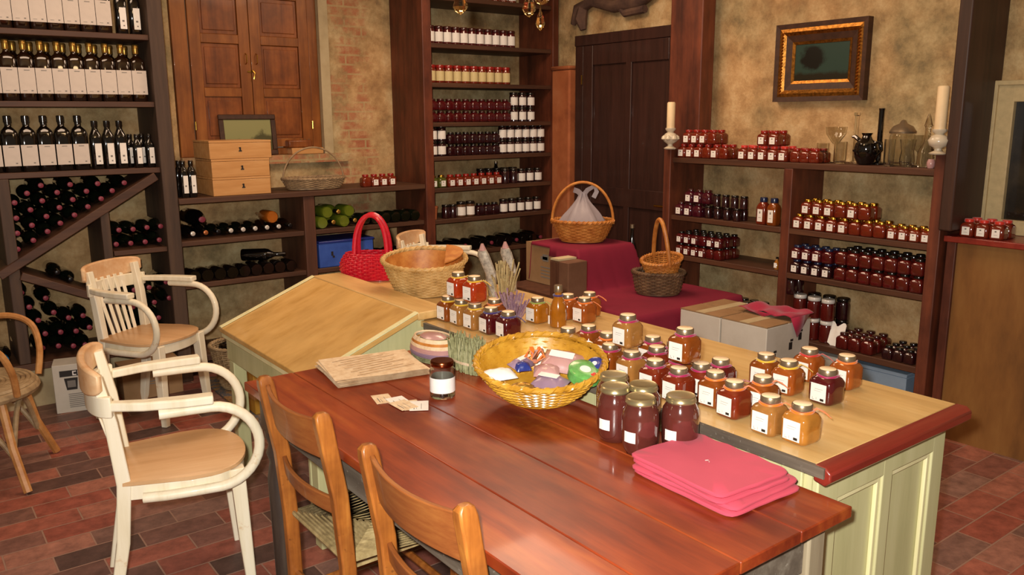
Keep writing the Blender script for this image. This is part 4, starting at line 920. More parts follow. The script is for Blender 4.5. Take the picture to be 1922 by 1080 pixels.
q = wine('dark bottle lying crosswise on top of the lower bay row', 2.0, YF + 0.06, zc + 0.078, 'bottles on the lower bay shelf', 'blackglass', 'foilblack', True); q.rotation_euler = (0, 0, math.radians(60)); q.location = (2.14, YF + 0.06, zc + 0.079)
zc = 0.90 + 0.0415
for i in range(10):
    g_ = 'limeglass' if i < 4 else 'greenglass'
    wine('%s bottle lying butt outwards, %s from left in the green bottle bay' % ('olive green' if i < 4 else 'dark green', ORD[i]), 2.40 + 0.0825 * i, YF + 0.01, zc, 'bottles in the green bottle bay', g_, 'foilgold', i % 2 == 0 or i > 3)
for i in range(3): wine('olive green bottle stacked on top in the green bottle bay, %s' % ('left', 'middle', 'right')[i], 2.445 + 0.083 * i, YF + 0.02, zc + 0.069, 'bottles in the green bottle bay', 'limeglass', 'foilgold', i != 1)
zc = 0.627 + 0.0415
for i in range(4): wine('dark bottle lying right of the blue box, %s from the left' % ORD[i], 2.88 + 0.082 * i, YF + 0.01, zc, 'bottles right of the blue box', 'blackglass', 'foilred', True)
for i in range(13): wine('dark bottle lying on the lowest corner bookcase shelf, %s from the left' % ORD[i], 3.335 + 0.084 * i, YF + 0.01, zc, 'bottles in the corner bookcase', 'blackglass', 'foilred', i % 3 != 0)
bb = thing('blue_crate', 'blue crate with small black marks on the shelf beside dark bottles', 'crate', (2.36, YF + 0.005, 0.628))
MB().box(0, 0.42, 0, 0.3, 0, 0.17).build('body', 'bluebox', bb, bevel=0.006)
MB().box(-0.0, 0.425, -0.006, 0.3, 0.17, 0.185).build('lid_edge', 'bluepk', bb, bevel=0.003)
MB().box(0.09, 0.105, -0.002, 0.002, 0.08, 0.11).box(0.10, 0.115, -0.002, 0.002, 0.065, 0.08).box(0.35, 0.38, -0.002, 0.002, 0.07, 0.1).build('printed_mark', 'ink', bb)

# ------------------------------------------------------------------ items on the long shelf
for i in range(3):
    q = thing('wine_box', 'pine wine box with small black emblem, %s of the stack of three' % ('bottom', 'middle', 'top')[i], 'box', (1.665 - (0.0, 0.0, 0.006)[i], YF - 0.01, 1.171 + 0.116 * i), 0, 'stacked pine wine boxes')
    wd = 0.375 if i < 2 else 0.40
    MB().box(0, wd, 0, 0.33, 0, 0.1).build('box_body', 'pine', q, bevel=0.003)
    MB().box(-0.001, wd + 0.001, -0.001, 0.331, 0.101, 0.115).build('sliding_lid', 'pine', q, bevel=0.002)
    MB().box(0.185, 0.205, -0.003, -0.0008, 0.045, 0.052).box(0.19, 0.2, -0.003, -0.0008, 0.052, 0.072).box(0.186, 0.194, -0.003, -0.0008, 0.066, 0.07).build('emblem', 'ink', q)
pf = thing('framed_painting', 'small dark framed landscape leaning against the shutters', 'painting', (2.07, YB - 0.012, NZ0 + 0.002)); pf.rotation_euler = (math.radians(-6), 0, 0)
def frame(t, w_, h_, fw, d, mf, mp_, inner=None):
    m = MB()
    for (x0, x1, z0, z1) in ((-w_/2, w_/2, 0, fw), (-w_/2, w_/2, h_ - fw, h_), (-w_/2, -w_/2 + fw, fw, h_ - fw), (w_/2 - fw, w_/2, fw, h_ - fw)): m.box(x0, x1, -d, 0, z0, z1)
    m.build('frame', mf, t, bevel=0.005)
    MB().box(-w_/2 + fw, w_/2 - fw, -d * .4, -0.001, fw, h_ - fw).build('canvas', mp_, t)
def landscape(name, sky, tree, ground, cx, cz, rad, axis='X', horizon=0.1):
    m, n, l, b = newmat(name); setp(b, 0.3); mp = mapped(n, l)
    sp = n.new('ShaderNodeSeparateXYZ'); l.new(mp.outputs[0], sp.inputs[0])
    nz = noise(n, l, mp, 18, 5)
    def mth(op, a, b_=None):
        q = n.new('ShaderNodeMath'); q.operation = op
        for i, v in enumerate((a, b_)):
            if v is None: continue
            if isinstance(v, (int, float)): q.inputs[i].default_value = v
            else: l.new(v, q.inputs[i])
        return q.outputs[0]
    dx = mth('SUBTRACT', sp.outputs[axis], cx); dz = mth('SUBTRACT', sp.outputs['Z'], cz)
    d = mth('SQRT', mth('ADD', mth('MULTIPLY', dx, dx), mth('MULTIPLY', dz, dz)))
    d2_ = mth('ADD', d, mth('MULTIPLY', mth('SUBTRACT', nz.outputs['Fac'], 0.5), rad * 1.3))
    tm = ramp(n, l, d2_, [(rad * 0.85, (1, 1, 1)), (rad * 1.15, (0, 0, 0))])
    hz = mth('ADD', sp.outputs['Z'], mth('MULTIPLY', nz.outputs['Fac'], 0.05))
    gm = ramp(n, l, hz, [(horizon, (1, 1, 1)), (horizon + 0.02, (0, 0, 0))])
    a = n.new('ShaderNodeMix'); a.data_type = 'RGBA'; l.new(gm.outputs[0], a.inputs[0]); a.inputs[6].default_value = lin(sky); a.inputs[7].default_value = lin(ground)
    c = n.new('ShaderNodeMix'); c.data_type = 'RGBA'; l.new(tm.outputs[0], c.inputs[0]); l.new(a.outputs[2], c.inputs[6]); c.inputs[7].default_value = lin(tree)
    l.new(c.outputs[2], b.inputs['Base Color']); return m
frame(pf, 0.40, 0.28, 0.035, 0.02, 'frame_brown', landscape('painted_landscape_pale', '#8c8a5a', '#4c4a2c', '#3c4430', 0.1, 0.07, 0.09, 'X', 0.12))
cs = thing('dark_case', 'dark wooden case with silver studs behind the hoop basket', 'case', (2.40, YB - 0.15, NZ0 + 0.045), 0)
MB().box(-0.06, 0.12, -0.02, 0.10, 0.0, 0.055).build('body', 'shutterpanel', cs, bevel=0.01)
MB().lathe([(0.008, 0), (0.003, 0.006)], 10, (0.04, 0.0, 0.055)).lathe([(0.008, 0), (0.003, 0.006)], 10, (0.07, 0.0, 0.055)).lathe([(0.008, 0), (0.003, 0.006)], 10, (0.1, 0.0, 0.055)).build('studs', 'silverlid', cs)
cs.location = (2.40, YB - 0.03, NZ0 + 0.047)
q = thing('wood_block', 'pale wood plank lying on the window sill behind the hoop basket', 'plank', (2.47, YB - 0.055, NZ0 + 0.001))
MB().box(-0.11, 0.13, 0, 0.10, 0, 0.045).build('plank', 'pine', q, bevel=0.004)
# ------------------------------------------------------------------ shelf jars
def rnd_jar_mesh(body): return cm(('rjb', body), lambda: MB().lathe([(0.030, 0), (0.034, 0.004), (0.034, 0.078), (0.030, 0.09), (0.029, 0.094)], 18).mesh('glass_body', body))
def wrap_label(mt='paper'): return cm(('wl', mt), lambda: MB().loft([[(0.0347 * math.cos(a), 0.0347 * math.sin(a), z) for a in [PI + 0.42 * PI * (j - 5) / 5 for j in range(11)]] for z in (0.014, 0.074)], closed=False, cap=(False, False)).mesh('label', mt))
def rlid(mt): return cm(('rlid', mt), lambda: MB().lathe([(0.031, 0.092), (0.0325, 0.094), (0.0325, 0.108), (0.030, 0.111)], 18).mesh('lid', mt))
def shelf_jar(label, x, y, z, kind, body, lid, lab, rz, sc=1.0, group=None, lm='paper', tz=1.0):
    if isinstance(sc, float) or isinstance(sc, int): sc = (sc, sc, sc * tz)
    t = thing('round_jar' if kind == 'r' else 'square_jar', label, 'jar', (x, y, z + 0.0005), rz, group, sc)
    if kind == 'r':
        link('glass_body', rnd_jar_mesh(body), t); link('lid', rlid(lid), t)
        if lab: link('label', wrap_label(lm), t)
    else:
        link('glass_body', sqbody(body), t); link('lid', lidm(lid, lid), t)
        if lab: link('label', cm('labs', lambda: MB().box(-0.0396, -0.0386, -0.021, 0.021, 0.012, 0.058).box(-0.0399, -0.0395, -0.004, 0.006, 0.042, 0.050, 1).box(-0.0399, -0.0395, -0.01, 0.01, 0.026, 0.0275, 1).mesh('label', ['paper', 'inkgrey'], False)), t)
    return t
RZB = PI / 2    # label towards the room (-Y)
def back_row(xs, z, kind, body, lid, lab, desc, where, sc=1.0, lm='paper', dy=0.06, tz=1.0, rng=None):
    for i, x in enumerate(xs):
        shelf_jar('%s, %s from left%s' % (desc, ORD[i], where), x, YF + dy, z, kind, body, lid, lab, RZB, sc, desc, lm, tz)
def bx(pxs, py, ox=740, s=3.0, dy=0.06): return [aty(ox + p / s, py, YF + dy).x for p in pxs]
def spread(x0, n, pitch): return [x0 + pitch * i for i in range(n)]
# shelf 1 (highest in view) mostly hidden by the crystals
back_row(spread(3.62, 7, 0.078), 2.52, 'r', 'jambrown', 'blacklid', True, 'jar with white label and black lid', ', highest corner shelf', 1.0, tz=1.1)
back_row(spread(3.335, 11, 0.074), 2.185, 'r', 'darkred', 'darklid', True, 'white-labelled jar of dark red preserve', ', second corner shelf', 1.0, tz=1.15)
back_row(spread(3.335, 10, 0.0765), 1.904, 'r', 'jambrown', 'redlid', True, 'yellow-labelled jar with red lid', ', third corner shelf', 1.05, lm=plain('yellow_label_paper', '#cdbb86', 0.6), tz=1.12)
for tier in (0, 1):
    nm = ('lower', 'upper')[tier]
    back_row(spread(3.33, 10, 0.0755), 1.618 + tier * 0.0885, 's', 'darkred', 'darklid', False, 'small dark red jar', ' in %s tier, fourth corner shelf' % nm, 0.955, dy=0.05, tz=0.86)
    back_row(spread(4.10, 3, 0.085), 1.618 + tier * 0.114, 'r', 'berry', 'blacklid', True, 'white-labelled black-lidded jar', ' in %s tier, fourth corner shelf' % nm, 1.02)
    back_row(spread(3.335, 2, 0.078), 1.366 + tier * 0.114, 'r', 'berry', 'blacklid', True, 'white-labelled jar at the left end', ' in %s tier, fifth corner shelf' % nm, 1.02)
    back_row(spread(3.49, 7, 0.069), 1.366 + tier * 0.0905, 's', 'berry', 'blacklid', False, 'small black jar', ' in %s tier, fifth corner shelf' % nm, 0.87, dy=0.05, tz=0.98)
    back_row(spread(3.985, 6, 0.0775), 1.366 + tier * 0.114, 'r', 'berry', 'blacklid', True, 'white-labelled jar at the right end', ' in %s tier, fifth corner shelf' % nm, 1.02)
back_row(spread(3.325, 2, 0.078), 1.13, 's', 'greenveg', 'gold', True, 'small green jar with gold lid', ' on the sixth corner shelf', 0.92)
back_row(spread(3.485, 7, 0.0735), 1.13, 's', 'jambrown', 'redlid', True, 'small brown jar with red lid', ' on the sixth corner shelf', 0.92)
back_row(spread(4.01, 2, 0.085), 1.13, 'r', 'berry', 'blacklid', False, 'plain black jar', ' on the sixth corner shelf', 1.05)
back_row(spread(4.175, 3, 0.085), 1.13, 'r', 'berry', 'blacklid', True, 'white-labelled jar', ' at the right of the sixth corner shelf', 1.02)
back_row(spread(3.84, 5, 0.08), 1.13, 'r', 'berry', 'blacklid', False, 'plain black jar in the rear row', ' of the sixth corner shelf', 1.1, dy=0.16)
q = thing('dark_bottle', 'tall dark bottle standing above the jars on the sixth corner shelf', 'bottle', (4.05, YF + 0.24, 1.13))
MB().lathe([(0.028, 0), (0.03, 0.1), (0.013, 0.13), (0.013, 0.16)], 16).build('glass_body', 'blackglass', q); MB().lathe([(0.014, 0.158), (0.014, 0.17)], 12).build('cap', 'silverlid', q)
q = thing('terracotta_pot', 'small pink terracotta pot at the left end of the seventh corner shelf', 'pot', (3.33, YF + 0.07, 0.8915))
MB().lathe([(0.028, 0), (0.036, 0.085), (0.038, 0.086), (0.038, 0.10), (0.033, 0.10), (0.030, 0.03)], 20).build('pot', 'terracotta', q)
back_row([3.44, 3.505], 0.891, 'r', 'berry', 'blacklid', False, 'plain dark jar at the left', ' on the seventh corner shelf', 0.95)
back_row([3.58, 3.665], 0.891, 'r', 'mush', 'blacklid', True, 'white-labelled brown jar', ' on the seventh corner shelf', 1.08)
back_row([3.75, 3.825, 3.90], 0.891, 's', 'berry', 'blacklid', False, 'small rounded dark jar', ' on the seventh corner shelf', 0.95)
back_row(spread(3.99, 5, 0.086), 0.891, 'r', 'berry', 'blacklid', True, 'white-labelled jar at the right', ' on the seventh corner shelf', 1.04)
# small orange-lidded jars on the long shelf
for i, px in enumerate((688, 702, 716, 731)):
    p_ = aty(px + 3, 347, YF + 0.05); shelf_jar('small dark jar with orange-red lid on the long shelf, %s of four' % ('leftmost', 'second', 'third', 'rightmost')[i], 2.76 + 0.068 * i, YF + 0.05, 1.17, 's', 'jambrown', 'redlid', i > 0, RZB, 0.86, 'small jars on the long shelf')

# right wall jars: label faces -X
def right_row(ys, z, body, lid, lab, desc, where, sc=0.9, dx=0.045, kind='s', tz=1.0):
    for i, y in enumerate(sorted(ys, reverse=True)):
        lb_ = lab if isinstance(lab, bool) else (i in lab)
        shelf_jar('%s, %s from left%s' % (desc, ORD[i], where), XF + dx, y, z, kind, body, lid, lb_, math.radians(0), sc, desc, tz=tz)
def ry(pxs, py): return [atx(px, py, XF + 0.02).y for px in pxs]
def c2(l_, s=2.571, ox=1220): return [ox + q / s for q in l_]
JH = 0.102 * 0.88
def grp(front_y0, n, pitch, z, body, lid, lab, desc, where, rows_=2, sc=0.88, **kw):
    for r in range(rows_):
        right_row([front_y0 - pitch * i for i in range(n)], z, body, lid, (lab if r == 0 else False), desc, ((' in the %s row' % ('front', 'rear', 'third')[r]) if rows_ > 1 else '') + where, sc, 0.04 + 0.072 * r, **kw)
A1 = ', top shelf'
grp(3.74, 6, 0.068, 1.386, 'jamred', 'redlid', [0, 1, 2, 4], 'lower red jar left of the painting', A1)
grp(3.70, 4, 0.068, 1.386 + JH, 'jamred', 'redlid', [0, 1, 2], 'stacked red jar left of the painting', A1)
grp(3.255, 5, 0.072, 1.386, 'jamred', 'rib_red', True, 'orange-red jar mid painting bookcase', A1)
grp(3.115, 2, 0.078, 1.386 + JH, 'jamred', 'redlid', True, 'stacked red jar mid painting bookcase', A1)
grp(2.885, 3, 0.062, 1.386, 'jamred', 'redlid', False, 'plain red jar beside glassware', A1, 2, 0.8)
B1 = ', second shelf'
grp(3.745, 3, 0.075, 1.005, 'plum', 'darklid', [0, 1], 'plum jar with purple lid', B1, 2)
grp(3.515, 4, 0.075, 1.005, 'berry', 'blacklid', False, 'plain dark jar left bay', B1, 2, kind='r', sc=0.72)
grp(3.665, 3, 0.072, 1.005 + JH, 'plum', 'darklid', [0, 1], 'stacked plum jar', B1, 1)
grp(3.45, 4, 0.07, 1.005 + 0.111 * 0.72, 'berry', 'blacklid', False, 'stacked plain dark jar', B1, 1, kind='r', sc=0.72)
for i, y in enumerate((3.095, 3.02)):
    shelf_jar('tall jar with blue lid %s in front of the middle upright' % ('and white label', 'and yellow label')[i], XF + 0.04, y, 1.005, 's', 'amber' if i else 'jambrown', 'bluelid', True, 0, 0.85, 'tall blue-lidded jars', tz=1.9)
grp(2.84, 8, 0.0715, 1.005, 'jamred', 'gold', [0, 1, 2, 3, 4], 'orange-brown jar with gold lid', B1, 2, 0.86)
grp(2.79, 6, 0.0715, 1.005 + 0.102 * 0.86, 'jamred', 'gold', [0, 1, 2, 4], 'stacked orange-brown jar with gold lid', B1, 2, 0.86)
grp(2.27, 4, 0.06, 1.005, 'jambrown', 'gold', True, 'small amber jar at right end', B1, 2, 0.76)
q = thing('red_wrapper', 'tiny crumpled red wrapper on the second shelf right of the gold-lidded jars', 'wrapper', (XF + 0.05, 2.44, 1.0065)); MB().lathe([(0.012, 0), (0.018, 0.01), (0.008, 0.02)], 7, sx=1.3).build('foil', 'rib_red', q)
C1 = ', third shelf'
grp(3.735, 6, 0.0645, 0.742, 'jamdeep', 'blacklid', [0, 1, 2, 3], 'small dark jar left bay', C1, 3, 0.76)
grp(3.735, 6, 0.0645, 0.742 + 0.102 * 0.76, 'darkred', 'blacklid', [0, 1, 2, 4, 5], 'stacked small dark red jar left bay', C1, 3, 0.76)
q = thing('small_bottle', 'tiny bottle with white label beside the middle upright', 'bottle', (XF + 0.05, 2.985, 0.7425)); MB().lathe([(0.014, 0), (0.015, 0.045), (0.007, 0.055), (0.007, 0.065)], 14).build('glass_body', 'oil', q); MB().lathe([(0.008, 0.063), (0.008, 0.075)], 10).build('cap', 'blacklid', q); MB().box(-0.0165, -0.0155, -0.01, 0.01, 0.01, 0.04).build('label', 'paper', q)
grp(2.84, 4, 0.068, 0.742, 'berry', 'bluelid', [0, 1, 2, 3], 'dark jar with navy lid', C1, 2, 0.82)
grp(2.84, 4, 0.068, 0.742 + 0.102 * 0.82, 'darkred', 'bluelid', [0, 1, 2], 'stacked dark jar with navy lid', C1, 2, 0.82)
grp(2.55, 7, 0.0725, 0.742, 'jamdeep', 'blacklid', False, 'plain dark red jar right bay', C1, 2, 0.88)
grp(2.55, 7, 0.0725, 0.742 + 0.102 * 0.88, 'jamdeep', 'blacklid', False, 'stacked plain dark red jar right bay', C1, 3, 0.88)
D1 = ', bottom shelf'
grp(3.70, 8, 0.078, 0.355, 'berry', 'blacklid', False, 'tall dark jar left bay', D1, 3, 0.9, kind='r', tz=1.35)
grp(3.02, 2, 0.07, 0.355, 'berry', 'blacklid', False, 'low dark jar near middle', D1, 2, 0.9, kind='r')
for tier in (0, 1):
    nm = ('lower', 'upper')[tier]
    right_row([2.83, 2.735, 2.645][:3], 0.355 + tier * 0.128, 'jamdeep', 'whitelid', False, 'big round jar with white lid', ' in %s tier%s' % (nm, D1), 1.15, 0.08, 'r')
    right_row([2.80, 2.70, 2.61], 0.355 + tier * 0.128, 'berry', 'blacklid', False, 'big dark round jar behind', ' in %s tier%s' % (nm, D1), 1.15, 0.18, 'r')
grp(2.87, 1, 0.08, 0.355 + 0.256, 'berry', 'blacklid', False, 'dark jar topping the tall stack', D1, 2, 0.95, kind='r')
grp(2.505, 3, 0.075, 0.355, 'jamdeep', 'darklid', False, 'wide low dark red jar', D1, 3, 0.92)
q = thing('paper_sheet', 'crumpled white paper between the round jars on the bottom shelf', 'paper', (XF + 0.02, 2.565, 0.356)); MB().grid(lambda u, v: (0.02 + 0.03 * math.sin(9 * u) * v * .3 + 0.04 * v, (u - .5) * 0.09, 0.12 * v + 0.012 * math.sin(8 * u)), 8, 8).build('sheet', 'paper', q)
grp(2.24, 3, 0.06, 0.355, 'berry', 'blacklid', False, 'small dark jar at the right end', D1, 3, 0.74)
right_row([2.10], 0.355 + 0.0762, 'berry', 'blacklid', False, 'dark jar stacked against the right upright', D1, 0.95, 0.14, 'r')
# cabinet-top jars beside window
for i, y in enumerate((1.90, 1.83, 1.76)):
    shelf_jar('orange-lidded jar with white label on the cabinet by the window, %s' % ('left', 'middle', 'right')[i], XF + 0.06, y, 1.06, 's', 'jamred', 'rib_red', True, 0, 0.86, 'jars on the cabinet top')
    shelf_jar('orange-lidded jar in the rear row on the cabinet, %s' % ('left', 'middle', 'right')[i], XF + 0.14, y, 1.06, 's', 'jamred', 'rib_red', False, 0, 0.86, 'rear jars on the cabinet top')

# ------------------------------------------------------------------ glassware on the top right shelf
def glassware(name, label, cat, px, z, prof, mat='clear', n=24, dx=0.1, sx=1, cap=(True, False)):
    y = atx(px, 300, XF + dx).y
    q = thing(name, label, cat, (XF + dx, y, z)); MB().lathe(prof, n, cap=cap).build('glass_body', mat, q); return q
def hollow(pr, th=0.003): return pr + [(max(r - th, 0.001), z if i < len(pr) - 1 else z) for i, (r, z) in list(enumerate(pr))[::-1]][:-1] + [(max(pr[0][0] - th, .001), pr[0][1] + th)]
glassware('glass_tumbler', 'clear glass tumbler left of the black jug', 'glass', 1543, 1.387, hollow([(0.028, 0), (0.032, 0.02), (0.034, 0.11)]), cap=(True, True))
glassware('glass_tumbler', 'clear ribbed glass tumbler nearest the black jug', 'glass', 1576, 1.387, hollow([(0.03, 0), (0.033, 0.02), (0.035, 0.12)]), cap=(True, True))
q = glassware('glass_bowl', 'stemmed clear glass bowl behind the tumblers', 'glass', 1566, 1.387, hollow([(0.03, 0), (0.008, 0.008), (0.006, 0.10), (0.02, 0.11), (0.055, 0.16), (0.06, 0.2)]), dx=0.2, cap=(True, True))
glassware('glass_tube', 'tall slim clear glass candlestick left of the black jug', 'candlestick', 1603, 1.387, [(0.03, 0), (0.03, 0.006), (0.011, 0.015), (0.011, 0.26), (0.016, 0.265), (0.016, 0.28)], cap=(True, True), dx=0.16)
jg = glassware('black_jug', 'shiny black lobed glass jug among the clear glassware', 'jug', 1624, 1.387, [(0.03, 0), (0.04, 0.004), (0.058, 0.04), (0.066, 0.08), (0.058, 0.115), (0.03, 0.135), (0.022, 0.155), (0.03, 0.17)], 'blackglass', 20, cap=(True, True))
MB().tube([(0, -0.05, 0.12), (0, -0.085, 0.12), (0, -0.09, 0.08), (0, -0.06, 0.05)], 0.008, 8).build('handle', 'blackglass', jg)
MB().tube([(0, 0.03, 0.12), (0, 0.07, 0.15), (0, 0.085, 0.148)], [0.014, 0.011, 0.008], 8).build('spout', 'blackglass', jg)
m = MB()
for i in range(10):
    a = 2 * PI * i / 10; m.lathe([(0.002, 0), (0.014, 0.012), (0.014, 0.02), (0.002, 0.032)], 8, (0.056 * math.cos(a), 0.056 * math.sin(a), 0.06))
m.build('lobes', 'blackglass', jg)
glassware('black_candlestick', 'tall straight black glass candlestick behind the jug', 'candlestick', 1648, 1.387, [(0.032, 0), (0.032, 0.008), (0.014, 0.02), (0.0145, 0.285), (0.017, 0.30)], 'blackglass', 16, 0.16, cap=(True, True))
dm = glassware('glass_cloche', 'large clear glass jar with brown domed lid', 'jar', 1690, 1.387, hollow([(0.05, 0), (0.062, 0.02), (0.064, 0.15), (0.06, 0.165)]), dx=0.17, cap=(True, True))
MB().lathe([(0.066, 0.168), (0.068, 0.178), (0.05, 0.205), (0.02, 0.22), (0.012, 0.235), (0.004, 0.24)], 24).build('domed_lid', 'silverlid', dm)
glassware('glass_tumbler', 'clear glass tumbler just right of the black jug', 'glass', 1668, 1.387, hollow([(0.024, 0), (0.026, 0.02), (0.028, 0.14)]), dx=0.06, cap=(True, True))
glassware('glass_vase', 'clear cut glass vase in front of the domed jar', 'vase', 1702, 1.387, hollow([(0.03, 0), (0.038, 0.03), (0.03, 0.08), (0.04, 0.14)]), dx=0.06, cap=(True, True))
glassware('glass_decanter', 'tallest clear glass decanter with pointed stopper', 'decanter', 1737, 1.387, [(0.035, 0), (0.042, 0.02), (0.04, 0.08), (0.014, 0.13), (0.014, 0.2), (0.02, 0.21), (0.01, 0.25), (0.003, 0.27)], dx=0.13, cap=(True, True))
glassware('glass_goblet', 'clear glass goblet left of the tall decanter', 'glass', 1722, 1.387, hollow([(0.026, 0), (0.006, 0.01), (0.005, 0.07), (0.024, 0.09), (0.028, 0.16)]), dx=0.20, cap=(True, True))
glassware('glass_tube', 'slim clear glass candlestick at the right end of the glassware', 'candlestick', 1762, 1.387, [(0.026, 0), (0.026, 0.006), (0.009, 0.015), (0.009, 0.2), (0.013, 0.205), (0.013, 0.215)], dx=0.08, cap=(True, True))
glassware('votive_glass', 'tiny pink and white votive glass at the shelf right end', 'glass', 1748, 1.387, [(0.014, 0), (0.02, 0.015), (0.02, 0.03), (0.014, 0.045)], 'mauve', 16, 0.03, cap=(True, True))
# wall candles
for i, (x, y, z0, lb) in enumerate(((4.14, 3.79, 1.44, 'ivory candle in an ornate white holder on the beam beside the door'), (4.13, 2.035, 1.46, 'tall ivory candle in a holder beside the glassware'))):
    q = thing('candle_holder', lb, 'candle', (x + 0.02, y, z0 + 0.0)); q.scale = (1.4, 1.4, (1.1, 0.98)[i])
    MB().lathe([(0.026, 0), (0.03, 0.006), (0.012, 0.02), (0.012, 0.03), (0.03, 0.045), (0.036, 0.07), (0.026, 0.09), (0.014, 0.10), (0.024, 0.115), (0.024, 0.125)], 20).build('holder', 'candleholder', q)
    if i == 0:
        m = MB()
        for k in range(7):
            a = 2 * PI * k / 7; m.lathe([(0.002, 0), (0.014, 0.01), (0.012, 0.024), (0.002, 0.034)], 8, (0.03 * math.cos(a), 0.03 * math.sin(a), 0.05))
        m.build('porcelain_flowers', 'candleholder', q)
    MB().lathe([(0.019, 0.125), (0.019, 0.27 if i == 0 else 0.33), (0.015, 0.275 if i == 0 else 0.335)], 18).build('candle', 'candle', q)

# painting on the right wall
gp = thing('gilt_framed_painting', 'small dark landscape painting in a wide gilt frame on the right wall', 'painting', (XR - 0.002, 2.94, 1.735), -PI / 2)
w_, h_ = 0.60, 0.455
def ring(t, w_, h_, f0, f1, y0, y1, name, mat):
    m = MB(); L = []
    for ins, d in ((f0, y0), (f0 + (f1 - f0) * .5, (y0 + y1) * .5 + (0.008 if name == 'gilt_moulding' else 0)), (f1, y1)):
        L.append([(-w_/2 + ins, -d, ins), (w_/2 - ins, -d, ins), (w_/2 - ins, -d, h_ - ins), (-w_/2 + ins, -d, h_ - ins)])
    m.loft([[(x, 0.0, z) for x, _, z in L[0]]] + L + [[(x, 0.0, z) for x, _, z in L[-1]]], cap=(False, False)); return m.build(name, mat, t, smooth=False)
ring(gp, w_, h_, 0, 0.028, 0.05, 0.045, 'frame', 'frame_brown'); ring(gp, w_, h_, 0.028, 0.068, 0.044, 0.034, 'gilt_moulding', 'goldframe')
ring(gp, w_, h_, 0.068, 0.105, 0.034, 0.022, 'inner_frame', 'frame_brown'); ring(gp, w_, h_, 0.105, 0.122, 0.024, 0.018, 'gilt_slip', 'goldframe')
MT['bright_gilding'] = plain('bright_gilding', '#b8742a', 0.3, 0.9)
for sx in (-1, 1):
    m = MB()
    for z in [0.045 + 0.0185 * k for k in range(20)]: m.lathe([(0.002, -0.0095), (0.010, 0), (0.002, 0.0095)], 6, (sx * (w_/2 - 0.048), -0.045, z))
    m.build('carved_beads', 'bright_gilding', gp)
MB().box(-w_/2 + 0.12, w_/2 - 0.12, -0.014, -0.008, 0.12, h_ - 0.12).build('canvas', landscape('painted_landscape_dark', '#2b3f36', '#11110b', '#231f12', -0.06, 0.25, 0.075, 'X', 0.18), gp)
# driftwood over the door
dw = thing('driftwood_branch', 'gnarled dark driftwood branch hanging above the door', 'branch', (XR - 0.05, 4.5, 2.42))
m = MB(); m.tube([(0, 0.62, -0.06), (0, 0.56, 0.05), (0, 0.40, 0.09), (0, 0.15, 0.03), (0, -0.1, 0.04), (0, -0.3, 0.12), (0, -0.45, 0.08), (0, -0.6, 0.05)], [0.022, 0.045, 0.04, 0.05, 0.05, 0.042, 0.04, 0.03], 9)
m.tube([(0, 0.5, 0.07), (-0.01, 0.52, -0.03), (0, 0.50, -0.11)], [0.04, 0.05, 0.025], 8); m.tube([(0, 0.1, 0.03), (0, 0.05, -0.03), (0, -0.15, -0.02)], [0.035, 0.03, 0.03], 8); m.tube([(0, 0.2, 0.05), (0, 0.3, 0.2), (0, 0.35, 0.35)], [0.03, 0.025, 0.02], 8)
m.build('branch', 'driftwood', dw)

# ------------------------------------------------------------------ things behind the counter
lt = thing('low_table', 'low table hidden under a burgundy cloth behind the counter', 'table', (0, 0, 0))
MB().box(3.22, 4.12, 3.14, 4.36, 0.53, 0.57).build('tabletop', 'post', lt, bevel=0.004)
for (x, y) in ((3.27, 3.19), (4.05, 3.19), (3.27, 4.28), (4.05, 4.28)): MB().box(x - 0.025, x + 0.025, y - 0.025, y + 0.025, 0, 0.53).build('leg', 'post', lt)
def printed_carton(name, label, x0, x1, y0, y1, z0, h, mat='carton', marks=True):
    q = thing(name, label, 'box', ((x0 + x1) / 2, (y0 + y1) / 2, z0)); a, b_ = (x1 - x0) / 2, (y1 - y0) / 2
    MB().box(-a, a, -b_, b_, 0, h - 0.004).build('body', mat, q, bevel=0.003)
    m = MB(); m.box(-a, a, -b_, -0.002, h - 0.004, h); m.box(-a, a, 0.002, b_, h - 0.004, h); m.build('flaps', mat, q)
    return q
q = printed_carton('cardboard_carton', 'brown cardboard carton with dark emblem under the burgundy cloth', 3.40, 3.86, 3.84, 4.355, 0.571, 0.265)
m = MB(); m.box(-0.2315, -0.2303, 0.02, 0.08, 0.155, 0.2); m.box(-0.2315, -0.2303, 0.03, 0.10, 0.165, 0.185)
for k in range(4): m.box(-0.2315, -0.2303, -0.04 + 0.01 * k, 0.10, 0.045 + 0.022 * k, 0.052 + 0.022 * k)
m.build('print', 'inkgrey', q)
q = thing('upright_carton', 'tall narrow open cardboard box standing before the burgundy cloth', 'box', (3.035, 3.50, 0))
MB().box(-0.07, 0.07, -0.08, 0.08, 0, 0.86).build('body', 'cartondark', q, bevel=0.004); MB().box(-0.0725, -0.069, 0.0, 0.073, 0.40, 0.85).build('dark_panel', 'post', q); MB().box(-0.072, 0.06, 0.0, 0.07, 0.861, 0.872).build('pale_flap', 'reveal', q)
